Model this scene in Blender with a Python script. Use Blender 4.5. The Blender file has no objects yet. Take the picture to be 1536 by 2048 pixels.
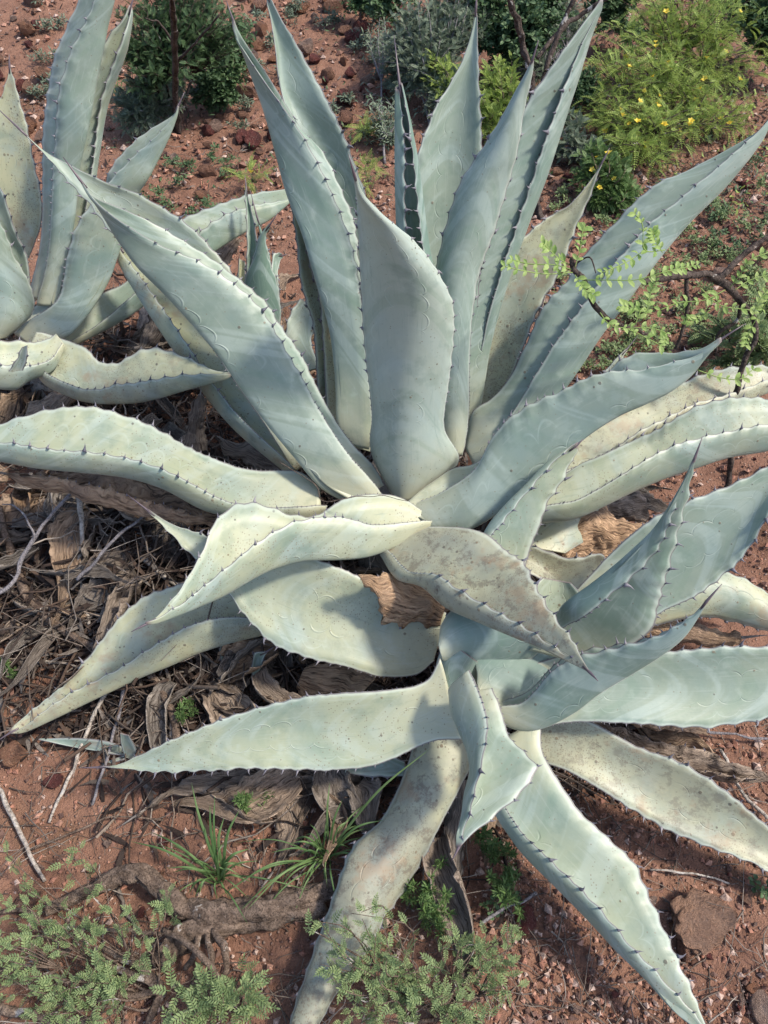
import bpy, bmesh, math, random
import numpy as np
from mathutils import Vector, Matrix, noise
sc = bpy.context.scene
COL = sc.collection
rnd = random.Random(7)
# ---------------------------------------------------------------- camera, world, sun
PITCH = math.radians(48); CAMH = 1.65; FOV = math.radians(34.7)
FP = 1024 / math.tan(FOV)
cam = bpy.data.cameras.new('camera'); co = bpy.data.objects.new('camera', cam); COL.objects.link(co)
cam.sensor_fit = 'VERTICAL'; cam.sensor_height = 24; cam.lens = 12 / math.tan(FOV)
cam.clip_start = 0.02; cam.clip_end = 200
co.location = (0, 0, CAMH); co.rotation_euler = (math.pi/2 - PITCH, 0, 0); sc.camera = co
SUN_EL = math.radians(54); SUN_AZ = math.radians(100)      # azimuth clockwise from +Y
w = bpy.data.worlds.new('World'); sc.world = w; w.use_nodes = True
nt = w.node_tree; bg = nt.nodes['Background']; sky = nt.nodes.new('ShaderNodeTexSky')
sky.sky_type = 'NISHITA'; sky.sun_disc = False; sky.sun_elevation = SUN_EL; sky.sun_rotation = SUN_AZ
sky.air_density = 1.0; sky.dust_density = 2.0; sky.ozone_density = 0.6
nt.links.new(sky.outputs[0], bg.inputs[0]); bg.inputs[1].default_value = 0.15
sl = bpy.data.lights.new('sun', 'SUN'); sl.energy = 3.2; sl.angle = math.radians(6); sl.color = (1, .90, .75)
so = bpy.data.objects.new('sun', sl); COL.objects.link(so)
sd = Vector((math.sin(SUN_AZ)*math.cos(SUN_EL), math.cos(SUN_AZ)*math.cos(SUN_EL), math.sin(SUN_EL)))
so.rotation_euler = sd.to_track_quat('Z', 'Y').to_euler(); so.location = (4, 4, 8)
vs = sc.view_settings
vs.view_transform = 'Standard'; vs.look = 'None'; vs.gamma = 1; vs.use_curve_mapping = False; vs.exposure = 0.68
sc.cycles.max_bounces = 6; sc.cycles.diffuse_bounces = 4

# ---------------------------------------------------------------- geometry helpers
SP, CP = math.sin(PITCH), math.cos(PITCH)
def W(x, y, D):
    a = (x-768)/FP; b = (1024-y)/FP
    return Vector((D*a, D*(CP+b*SP), CAMH+D*(-SP+b*CP)))
def WN(x, y, D):
    a = (x-768)/FP; b = (1024-y)/FP
    return np.stack([D*a, D*(CP+b*SP), CAMH+D*(-SP+b*CP)], -1)
def gz(x, y):
    return 0.14*max(0.0, y-0.8) + 0.035*math.sin(x*1.9+0.5)*math.cos(y*1.7) + 0.012*math.sin(x*6.1+y*4.3)
def gzn(x, y):
    return 0.14*np.maximum(0.0, y-0.8) + 0.035*np.sin(x*1.9+0.5)*np.cos(y*1.7) + 0.012*np.sin(x*6.1+y*4.3)
def G(px, py, up=0.0):
    """ground point seen at a pixel"""
    d = 0.5
    while d < 14:
        p = W(px, py, d)
        if p.z <= gz(p.x, p.y)+up: break
        d += 0.02
    return Vector((p.x, p.y, gz(p.x, p.y)+up))
def fbm(x, y, scale, octs=5, seed=0, gain=.5):
    """value noise on numpy arrays"""
    r = np.random.RandomState(seed); out = np.zeros_like(x); amp = 1.0
    for o in range(octs):
        T = r.rand(256, 256); xs = x*scale*2**o+17*o; ys = y*scale*2**o+31*o
        xi = np.floor(xs).astype(int); yi = np.floor(ys).astype(int); fx = xs-xi; fy = ys-yi
        fx = fx*fx*(3-2*fx); fy = fy*fy*(3-2*fy)
        a = T[xi % 256, yi % 256]; b = T[(xi+1) % 256, yi % 256]; c = T[xi % 256, (yi+1) % 256]; d = T[(xi+1) % 256, (yi+1) % 256]
        out += amp*((a*(1-fx)+b*fx)*(1-fy)+(c*(1-fx)+d*fx)*fy-.5); amp *= gain
    return out
def mesh_np(name, V, Fc, mat, smooth=True, uv=None):
    me = bpy.data.meshes.new(name)
    me.from_pydata(V.tolist() if hasattr(V, 'tolist') else V, [], Fc.tolist() if hasattr(Fc, 'tolist') else Fc)
    if uv is not None:
        l = me.uv_layers.new(name='UVMap'); l.data.foreach_set('uv', np.asarray(uv, dtype=np.float32).ravel())
    if smooth: me.polygons.foreach_set('use_smooth', [True]*len(me.polygons))
    if mat: me.materials.append(mat)
    return me
def ob(name, me, parent=None, loc=None):
    o = bpy.data.objects.new(name, me); COL.objects.link(o)
    if parent: o.parent = parent
    if loc is not None: o.location = loc
    return o
def tag(o, label=None, cat=None, group=None, kind=None):
    for k, v in (('label', label), ('category', cat), ('group', group), ('kind', kind)):
        if v: o[k] = v
    return o
def thing(name, loc, label, cat, group=None):
    return tag(ob(name, None, loc=loc), label, cat, group)
class Buf:
    """collects tubes and patches, links them as one mesh"""
    def __init__(s): s.v = []; s.f = []
    def add(s, vs, fs):
        n = len(s.v); s.v.extend(vs); s.f.extend([tuple(i+n for i in f) for f in fs])
    def tube(s, pts, rads, k=6, jit=0.0, nz=0.0):
        n = len(pts); up = Vector((.13, .2, 1)).normalized(); vs = []; ph = rnd.random()*6
        for i, p in enumerate(pts):
            t = (Vector(pts[min(i+1, n-1)])-Vector(pts[max(i-1, 0)]))
            t = t.normalized() if t.length > 1e-9 else Vector((0, 0, 1))
            a = t.cross(up)
            if a.length < .05: a = t.cross(Vector((1, 0, 0)))
            a.normalize(); b = t.cross(a)
            for j in range(k):
                an = 2*math.pi*j/k+ph; r = rads[i]*(1+jit*(rnd.random()-.5))
                q = Vector(p)+a*math.cos(an)*r+b*math.sin(an)*r
                if nz: q += (q-Vector(p))*(nz*(noise.noise(Vector((math.cos(an)*2.2, math.sin(an)*2.2, i*.09+ph)))+.6*noise.noise(Vector((math.cos(an)*5, math.sin(an)*5, i*.22+ph)))))
                vs.append((q.x, q.y, q.z))
        fs = [(i*k+j, i*k+(j+1) % k, (i+1)*k+(j+1) % k, (i+1)*k+j) for i in range(n-1) for j in range(k)]
        fs.append(tuple(range(k-1, -1, -1))); fs.append(tuple((n-1)*k+j for j in range(k)))
        s.add(vs, fs)
    def build(s, name, mat, parent=None, smooth=True, base=None):
        if base is not None: s.v = [(a-base[0], b-base[1], c-base[2]) for a, b, c in s.v]
        return ob(name, mesh_np(name, s.v, s.f, mat, smooth), parent)
def catmull(P, t):
    """P (n,k) stations, t array in 0..n-1"""
    P = np.asarray(P, float); n = len(P)
    E = np.vstack([2*P[0]-P[1], P, 2*P[-1]-P[-2]])
    i = np.clip(np.floor(t).astype(int), 0, n-2); f = (t-i)[:, None]
    a, b, c, d = E[i], E[i+1], E[i+2], E[i+3]
    return .5*((2*b)+(-a+c)*f+(2*a-5*b+4*c-d)*f*f+(-a+3*b-3*c+d)*f**3)
def vcat(pts, m):
    P = np.array([tuple(p) for p in pts]); t = np.linspace(0, len(P)-1, m)
    return [Vector(q) for q in catmull(P, t)]

# ---------------------------------------------------------------- materials
class NB:
    def __init__(s, name, rough=.6, spec=.4):
        s.m = bpy.data.materials.new(name); s.m.use_nodes = True; s.t = s.m.node_tree
        s.b = s.t.nodes['Principled BSDF']; s.b.inputs['Roughness'].default_value = rough
        s.b.inputs['Specular IOR Level'].default_value = spec
    def n(s, t, **k):
        n = s.t.nodes.new('ShaderNode'+t)
        for a, v in k.items():
            if a in ('op', 'operation'): n.operation = v
            elif hasattr(n, a) and not a.startswith('i_'): setattr(n, a, v)
        return n
    def L(s, a, b): s.t.links.new(a, b)
    def val(s, sock, v):
        if hasattr(v, 'links') or hasattr(v, 'is_linked'): s.L(v, sock)
        else: sock.default_value = v
    def math(s, op, a, b=0.0, c=0.0, clamp=False):
        n = s.n('Math', operation=op); n.use_clamp = clamp
        for i, v in enumerate((a, b, c)): s.val(n.inputs[i], v)
        return n.outputs[0]
    def mix(s, f, a, b, blend='MIX'):
        n = s.n('Mix'); n.data_type = 'RGBA'; n.blend_type = blend
        s.val(n.inputs[0], f)
        for i, v in ((6, a), (7, b)):
            if isinstance(v, (tuple, list)): n.inputs[i].default_value = (*v[:3], 1)
            else: s.L(v, n.inputs[i])
        return n.outputs[2]
    def noise(s, vec, scale, detail=3, rough=.5, col=False):
        n = s.n('TexNoise'); n.inputs['Scale'].default_value = scale; n.inputs['Detail'].default_value = detail
        n.inputs['Roughness'].default_value = rough
        if vec is not None: s.L(vec, n.inputs['Vector'])
        return n.outputs['Color' if col else 'Fac']
    def ramp(s, v, a, b, lo=0.0, hi=1.0):
        n = s.n('MapRange'); n.interpolation_type = 'SMOOTHSTEP'
        s.val(n.inputs[0], v); s.val(n.inputs[1], a); s.val(n.inputs[2], b); n.inputs[3].default_value = lo; n.inputs[4].default_value = hi
        return n.outputs[0]
    def coord(s, what='Object'): return s.n('TexCoord').outputs[what]
    def bump(s, h, strength=.3, dist=.01):
        n = s.n('Bump'); n.inputs['Strength'].default_value = strength; n.inputs['Distance'].default_value = dist
        s.L(h, n.inputs['Height']); s.L(n.outputs[0], s.b.inputs['Normal'])
    def xf(s, vec, sc_):
        n = s.n('VectorMath', operation='MULTIPLY'); s.L(vec, n.inputs[0]); n.inputs[1].default_value = sc_; return n.outputs[0]
    def attr(s, name):
        n = s.n('Attribute'); n.attribute_type = 'OBJECT'; n.attribute_name = name; return n.outputs['Fac']
    def rand(s): return s.n('ObjectInfo').outputs['Random']
    def base(s, c):
        if isinstance(c, tuple): s.b.inputs['Base Color'].default_value = (*c, 1)
        else: s.L(c, s.b.inputs['Base Color'])
        return s.m

def mat_leaf():
    s = NB('waxy_agave_leaf', .5, .45); uv = s.coord('UV'); obj = s.coord('Object')
    sep = s.n('SeparateXYZ'); s.L(uv, sep.inputs[0]); ux, v = sep.outputs[0], sep.outputs[1]
    inner = s.math('GREATER_THAN', ux, 1.0); u = s.math('SUBTRACT', ux, inner)
    e = s.math('MINIMUM', u, s.math('SUBTRACT', 1.0, u))
    age, ln, wd, seed = s.attr('age'), s.attr('length'), s.attr('width'), s.attr('seed')
    vf = s.math('DIVIDE', v, ln)
    ofs = s.n('CombineXYZ'); s.L(seed, ofs.inputs[0]); s.L(s.math('MULTIPLY', seed, 1.7), ofs.inputs[1])
    ad = s.n('VectorMath', operation='ADD'); s.L(obj, ad.inputs[0]); s.L(ofs.outputs[0], ad.inputs[1]); ov = ad.outputs[0]
    big = s.noise(ov, 6, 3); med = s.noise(ov, 28, 4); fine = s.noise(ov, 160, 3)
    col = s.mix(big, (.125, .190, .168), (.215, .285, .262))
    col = s.mix(s.attr('green'), col, (.085, .165, .125)); col = s.mix(s.attr('bloom'), col, (.36, .43, .405))
    # inner face a little paler and warmer
    col = s.mix(s.math('MULTIPLY', inner, s.math('MULTIPLY_ADD', age, .5, .12)), col, (.33, .385, .28))
    # growth bands across the leaf
    cb = s.n('CombineXYZ'); s.L(s.math('MULTIPLY_ADD', s.math('POWER', s.math('SUBTRACT', u, .5), 2.0), .35, v), cb.inputs[1]); s.L(s.math('MULTIPLY', u, .03), cb.inputs[0]); s.L(seed, cb.inputs[2])
    bands = s.noise(cb.outputs[0], 17, 3, .6)
    col = s.mix(s.ramp(bands, .50, .60, 0, .45), col, (.32, .405, .395))
    col = s.mix(s.ramp(bands, .46, .36, 0, .30), col, (.12, .21, .16))
    # age: yellowing
    yl = s.math('MULTIPLY', age, s.ramp(s.noise(ov, 9, 3), .32, .62))
    col = s.mix(s.math('MULTIPLY', yl, .8), col, (.48, .46, .25))
    col = s.mix(s.math('MULTIPLY', age, .28), col, (.35, .37, .30))
    # pale base
    bs = s.ramp(s.math('ADD', vf, s.math('MULTIPLY', med, .10)), .30, .05)
    col = s.mix(s.math('MULTIPLY', bs, .72), col, (.44, .44, .32))
    # bud prints: pale scalloped outline parallel to the margins
    sc1 = s.math('POWER', s.math('ABSOLUTE', s.math('SINE', s.math('MULTIPLY', s.math('ADD', v, s.math('MULTIPLY', big, .02)), 74.0))), .45)
    tgt = s.math('ADD', s.math('MULTIPLY_ADD', sc1, -.10, .38), s.math('MULTIPLY', s.math('SUBTRACT', big, .5), .14))
    dd = s.math('ABSOLUTE', s.math('SUBTRACT', e, tgt))
    pr = s.math('MULTIPLY', s.ramp(dd, .014, .002), s.ramp(s.noise(ov, 11, 2), .47, .60))
    col = s.mix(s.math('MULTIPLY', pr, .15), col, (.55, .64, .60))
    tgt2 = s.math('ADD', s.math('MULTIPLY_ADD', sc1, -.09, .19), s.math('MULTIPLY', s.math('SUBTRACT', big, .5), .10))
    dd2 = s.math('ABSOLUTE', s.math('SUBTRACT', e, tgt2))
    pr2 = s.math('MULTIPLY', s.ramp(dd2, .012, .002), s.ramp(s.noise(ov, 7, 2), .50, .62))
    col = s.mix(s.math('MULTIPLY', pr2, .16), col, (.50, .60, .56))
    # waxy bloom rubbed in streaks and mottles
    col = s.mix(s.ramp(med, .54, .75, 0, .35), col, (.38, .45, .40))
    col = s.mix(s.ramp(fine, .60, .80, 0, .22), col, (.14, .19, .155))
    # rubbed, darker patches where the wax is gone, and soil dust low down
    pt = s.noise(ov, 16, 6, .62); col = s.mix(s.ramp(pt, .52, .66, 0, .28), col, (.105, .170, .140)); col = s.mix(s.ramp(pt, .46, .34, 0, .20), col, (.33, .40, .37))
    sz_ = s.n('SeparateXYZ'); s.L(obj, sz_.inputs[0]); low = s.math('MULTIPLY', s.ramp(sz_.outputs[2], .22, .02), s.ramp(s.noise(ov, 22, 6, .7), .42, .66))
    col = s.mix(s.math('MULTIPLY', low, .45), col, (.30, .22, .16))
    # scratches and dusty streaks along the blade
    cs = s.n('CombineXYZ'); s.L(s.math('MULTIPLY', u, 7.0), cs.inputs[0]); s.L(s.math('MULTIPLY', v, 1.6), cs.inputs[1]); s.L(seed, cs.inputs[2])
    strk = s.noise(cs.outputs[0], 6, 5, .65)
    col = s.mix(s.ramp(strk, .55, .72, 0, .28), col, (.40, .45, .41)); col = s.mix(s.ramp(strk, .42, .30, 0, .28), col, (.13, .195, .165))
    # dust and grime on the oldest leaves
    grime = s.attr('grime'); gn = s.noise(ov, 8, 6, .68); gs = s.noise(ov, 19, 6, .7)
    col = s.mix(s.math('MULTIPLY', grime, s.ramp(gn, .30, .56, .25, .75)), col, s.mix(gs, (.135, .135, .112), (.29, .305, .25)))
    col = s.mix(s.math('MULTIPLY', grime, s.ramp(s.noise(ov, 30, 7, .78), .50, .60, 0, .70)), col, (.115, .10, .08))
    # specks
    vo = s.n('TexVoronoi'); vo.inputs['Scale'].default_value = 95; s.L(ov, vo.inputs['Vector'])
    sp = s.n('SeparateColor'); s.L(vo.outputs['Color'], sp.inputs[0])
    keep = s.math('LESS_THAN', sp.outputs[0], s.math('ADD', .03, s.math('MULTIPLY', s.math('POWER', age, 1.5), s.ramp(s.noise(ov, 7, 4, .6), .44, .60, .05, .95))))
    rad = s.math('MULTIPLY_ADD', s.math('POWER', sp.outputs[1], 3.0), .34, .09)
    spk = s.math('MULTIPLY', keep, s.ramp(s.math('DIVIDE', vo.outputs['Distance'], rad), 1.0, .6))
    col = s.mix(s.math('MULTIPLY', spk, .75), col, s.mix(sp.outputs[2], (.06, .055, .05), (.17, .13, .08)))
    vo2 = s.n('TexVoronoi'); vo2.inputs['Scale'].default_value = 240; s.L(ov, vo2.inputs['Vector'])
    sp2 = s.n('SeparateColor'); s.L(vo2.outputs['Color'], sp2.inputs[0])
    k2 = s.math('LESS_THAN', sp2.outputs[0], s.math('MULTIPLY', s.math('POWER', age, 1.5), s.ramp(s.noise(ov, 6, 5, .65), .46, .58, .02, .98)))
    spk2 = s.math('MULTIPLY', k2, s.ramp(vo2.outputs['Distance'], .45, .2))
    col = s.mix(s.math('MULTIPLY', spk2, .72), col, (.17, .14, .10))
    # rust stains on old leaves
    st = s.math('MULTIPLY', s.math('GREATER_THAN', age, .65), s.ramp(s.noise(ov, 11, 6, .65), .54, .66))
    col = s.mix(s.math('MULTIPLY', st, .5), col, (.27, .19, .12))
    # pale then dark margin; width in metres turned into a fraction
    er = s.math('MULTIPLY', e, wd)
    col = s.mix(s.ramp(er, .0065, .0025, 0, .45), col, (.48, .55, .50))
    col = s.mix(s.ramp(s.math('ADD', er, s.math('MULTIPLY', s.math('SUBTRACT', med, .5), .0015)), .0018, .0008, 0, .8), col, (.13, .11, .13))
    # dark tip
    col = s.mix(s.ramp(vf, .975, 1.0, 0, .8), col, (.16, .11, .12))
    s.bump(s.math('ADD', s.math('ADD', s.math('MULTIPLY', med, .25), s.math('MULTIPLY', fine, .08)), s.math('ADD', s.math('MULTIPLY', pr, .6), s.math('MULTIPLY', spk, .3))), .45, .004)
    s.val(s.b.inputs['Roughness'], s.math('MULTIPLY_ADD', med, .25, .36))
    s.b.inputs['Sheen Weight'].default_value = .12; s.b.inputs['Sheen Roughness'].default_value = .4
    return s.base(col)
def mat_dead():
    s = NB('dry_fibrous_leaf', .85, .2); uv = s.coord('UV'); obj = s.coord('Object'); hue = s.attr('hue')
    sep = s.n('SeparateXYZ'); s.L(uv, sep.inputs[0])
    wv = s.noise(obj, 14, 3, .5)
    cb = s.n('CombineXYZ'); s.L(s.math('MULTIPLY_ADD', wv, .55, sep.outputs[0]), cb.inputs[0]); s.L(s.math('MULTIPLY', sep.outputs[1], 1.1), cb.inputs[1]); s.L(s.rand(), cb.inputs[2])
    fib = s.noise(cb.outputs[0], 22, 5, .6); fib2 = s.noise(cb.outputs[0], 60, 3, .6); big = s.noise(obj, 7, 4)
    a = s.mix(hue, (.10, .09, .083), (.25, .155, .095)); b = s.mix(hue, (.28, .255, .235), (.56, .38, .245))
    col = s.mix(s.ramp(fib, .30, .68), a, b)
    col = s.mix(s.ramp(fib, .44, .34, 0, .75), col, (.055, .042, .035))
    col = s.mix(s.ramp(big, .50, .72, 0, .5), col, (.15, .12, .11))
    col = s.mix(s.ramp(fib2, .62, .78, 0, .4), col, (.50, .46, .42))
    s.bump(s.math('ADD', fib, s.math('MULTIPLY', fib2, .4)), 1.0, .012)
    return s.base(col)
def mat_tooth():
    s = NB('horny_tooth', .45, .4)
    g = s.n('SeparateXYZ'); s.L(s.coord('Generated'), g.inputs[0])
    return s.base(s.mix(s.rand(), (.075, .075, .105), (.22, .21, .24)))
def mat_spine():
    s = NB('dark_spine', .4, .5)
    return s.base(s.mix(s.noise(s.coord(), 30), (.035, .03, .045), (.17, .13, .15)))
def mat_soil():
    s = NB('red_soil', .95, .15); o = s.coord()
    big = s.noise(o, 1.6, 4); med = s.noise(o, 9, 5, .6); fine = s.noise(o, 70, 5, .7); grit = s.noise(o, 260, 3, .7)
    c = s.mix(big, (.215, .113, .079), (.345, .200, .145)); c = s.mix(s.ramp(med, .35, .7, 0, .7), c, (.15, .078, .056))
    c = s.mix(s.ramp(fine, .5, .75, 0, .55), c, (.36, .215, .155)); c = s.mix(s.ramp(grit, .45, .25, 0, .7), c, (.07, .035, .027))
    c = s.mix(s.ramp(s.noise(o, 3.1, 4), .58, .70, 0, .45), c, (.10, .07, .035))
    vo = s.n('TexVoronoi'); vo.inputs['Scale'].default_value = 110; s.L(o, vo.inputs['Vector'])
    sp = s.n('SeparateColor'); s.L(vo.outputs['Color'], sp.inputs[0])
    peb = s.math('MULTIPLY', s.math('GREATER_THAN', sp.outputs[0], .72), s.ramp(vo.outputs['Distance'], .42, .2))
    c = s.mix(s.math('MULTIPLY', peb, .8), c, s.mix(sp.outputs[1], (.36, .17, .11), (.38, .29, .25)))
    s.bump(s.math('ADD', s.math('ADD', s.math('MULTIPLY', fine, .7), s.math('MULTIPLY', peb, .5)), s.math('MULTIPLY', grit, .4)), 1.0, .014)
    return s.base(c)
def mat_rock(name, a, b, spot):
    s = NB(name, .9, .2); o = s.coord(); r = s.rand()
    ad = s.n('VectorMath', operation='ADD'); s.L(o, ad.inputs[0]); s.L(s.n('ObjectInfo').outputs['Location'], ad.inputs[1]); o = ad.outputs[0]
    c = s.mix(r, a, b); n1 = s.noise(o, 2.2, 7, .68); n2 = s.noise(o, 11, 6, .75)
    c = s.mix(s.ramp(n1, .45, .62, 0, .6), c, spot); c = s.mix(s.ramp(n2, .53, .66, 0, .45), c, (.12, .07, .055)); c = s.mix(s.ramp(n2, .48, .36, 0, .6), c, (.60, .42, .33))
    s.bump(s.math('ADD', n1, s.math('MULTIPLY', n2, .7)), 1.0, .35)
    return s.base(c)
def mat_bark(name, a, b, sc_=30):
    s = NB(name, .9, .15); o = s.coord(); n1 = s.noise(o, sc_, 5, .65); n2 = s.noise(o, sc_*5, 4, .7)
    c = s.mix(s.ramp(n1, .3, .7), a, b); c = s.mix(s.ramp(n2, .47, .66, 0, .8), c, tuple(x*.3 for x in a)); c = s.mix(s.ramp(s.noise(o, 26, 5, .6), .62, .67, 0, .8), c, (.50, .48, .46)); c = s.mix(s.ramp(s.noise(o, 90, 5, .7), .60, .70, 0, .5), c, (.42, .33, .28))
    s.bump(s.math('ADD', n1, s.math('MULTIPLY', n2, .6)), 1.0, .008)
    return s.base(c)
def mat_foliage(name, a, b, tr=.25):
    s = NB(name, .55, .35); g = s.n('NewGeometry')
    rpi = g.outputs['Random Per Island']
    c = s.mix(s.math('FRACT', s.math('ADD', rpi, s.rand())), a, b)
    c = s.mix(s.ramp(s.noise(s.coord(), 30, 2), .4, .7, 0, .35), c, tuple(x*.6 for x in a))
    s.base(c)
    t = s.n('BsdfTranslucent'); s.L(c, t.inputs[0]); mx = s.n('MixShader'); mx.inputs[0].default_value = tr
    s.L(s.b.outputs[0], mx.inputs[1]); s.L(t.outputs[0], mx.inputs[2]); s.L(mx.outputs[0], s.t.nodes['Material Output'].inputs[0])
    return s.m
def mat_island(name, cols, rough=.9):
    s = NB(name, rough, .15); r = s.n('NewGeometry').outputs['Random Per Island']
    n = s.n('ValToRGB'); cr = n.color_ramp; cr.interpolation = 'CONSTANT'
    while len(cr.elements) < len(cols): cr.elements.new(.5)
    for i, c in enumerate(cols): cr.elements[i].position = i/len(cols); cr.elements[i].color = (*c, 1)
    s.L(r, n.inputs[0]); n2 = s.noise(s.coord(), 120, 4, .7)
    c = s.mix(s.ramp(n2, .4, .7, 0, .55), n.outputs[0], (.06, .04, .035))
    s.bump(n2, .7, .004)
    return s.base(c)
M_LEAF, M_DEAD, M_TOOTH, M_SPINE, M_SOIL = mat_leaf(), mat_dead(), mat_tooth(), mat_spine(), mat_soil()
M_ROCK = [mat_rock('orange_stone', (.46, .22, .13), (.54, .31, .21), (.34, .17, .12)), mat_rock('brown_stone', (.38, .20, .14), (.46, .27, .20), (.27, .14, .105)),
          mat_rock('pink_stone', (.46, .31, .26), (.54, .40, .34), (.32, .21, .18)), mat_rock('maroon_stone', (.24, .075, .07), (.30, .10, .09), (.12, .05, .05))]
M_BARK = mat_bark('grey_bark', (.17, .13, .105), (.33, .27, .22)); M_DARKBARK = mat_bark('dark_bark', (.045, .035, .032), (.12, .095, .085))
M_PALE = mat_bark('bleached_wood', (.30, .26, .23), (.50, .46, .42)); M_BRANCH = mat_bark('brown_bark', (.10, .072, .057), (.27, .205, .165), 60)
M_GREYSTEM = mat_bark('violet_grey_twig', (.20, .19, .21), (.34, .32, .34), 60)
M_GREEN = mat_foliage('grey_green_leaflet', (.13, .20, .09), (.27, .35, .155), .35); M_LIME = mat_foliage('lime_leaflet', (.24, .38, .10), (.42, .54, .20), .45)
M_DARKG = mat_foliage('dark_leaflet', (.055, .11, .05), (.11, .18, .08)); M_SAGE = mat_foliage('sage_leaflet', (.12, .17, .125), (.21, .26, .18))
M_BRIGHT = mat_foliage('bright_leaflet', (.20, .30, .075), (.40, .50, .13), .35); M_GRASS = mat_foliage('grass_blade', (.085, .165, .055), (.16, .25, .095), .3)
M_YELLOW = mat_foliage('yellow_petal', (.80, .60, .05), (.85, .70, .15), .3); M_MOSSY = mat_foliage('needle_leaf', (.075, .145, .05), (.155, .25, .08), .3)
M_LITTER = mat_island('litter_mix', [(.050, .036, .030), (.030, .023, .021), (.085, .060, .048), (.022, .018, .017), (.10, .083, .072), (.045, .035, .031), (.165, .148, .135)])
M_GRAVEL = mat_island('gravel_mix', [(.42, .24, .18), (.22, .125, .10), (.48, .36, .31), (.14, .085, .07), (.33, .165, .12)])
M_STRAW = mat_island('straw_mix', [(.22, .18, .15), (.13, .105, .09), (.34, .30, .265), (.09, .075, .065), (.16, .135, .12)])

# ---------------------------------------------------------------- ground
def build_ground():
    xs = np.concatenate([np.linspace(-30, -3.2, 25)[:-1], np.linspace(-3.2, 3.2, 640), np.linspace(3.2, 30, 25)[1:]])
    ys = np.concatenate([np.linspace(-12, -.4, 14)[:-1], np.linspace(-.4, 3.2, 440), np.linspace(3.2, 7, 150)[1:], np.linspace(7, 40, 25)[1:]])
    X, Y = np.meshgrid(xs, ys); Z = gzn(X, Y)
    near = np.clip((8-np.hypot(X, Y))/4, 0, 1)
    Z = Z+near*(fbm(X, Y, 5, 4, 1)*.013+fbm(X, Y, 42, 4, 2, .65)*.008)
    n, m = X.shape; idx = np.arange(n*m).reshape(n, m)
    Fc = np.stack([idx[:-1, :-1], idx[:-1, 1:], idx[1:, 1:], idx[1:, :-1]], -1).reshape(-1, 4)
    me = bpy.data.meshes.new('ground'); V = np.stack([X, Y, Z], -1).reshape(-1, 3)
    me.vertices.add(len(V)); me.vertices.foreach_set('co', V.ravel().astype(np.float32))
    me.loops.add(Fc.size); me.loops.foreach_set('vertex_index', Fc.ravel().astype(np.int32))
    me.polygons.add(len(Fc)); me.polygons.foreach_set('loop_start', np.arange(0, Fc.size, 4, dtype=np.int32)); me.polygons.foreach_set('loop_total', np.full(len(Fc), 4, dtype=np.int32))
    me.polygons.foreach_set('use_smooth', np.ones(len(Fc), bool)); me.update(); me.validate(); me.materials.append(M_SOIL)
    tag(ob('ground', me), kind='structure')
build_ground()

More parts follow.
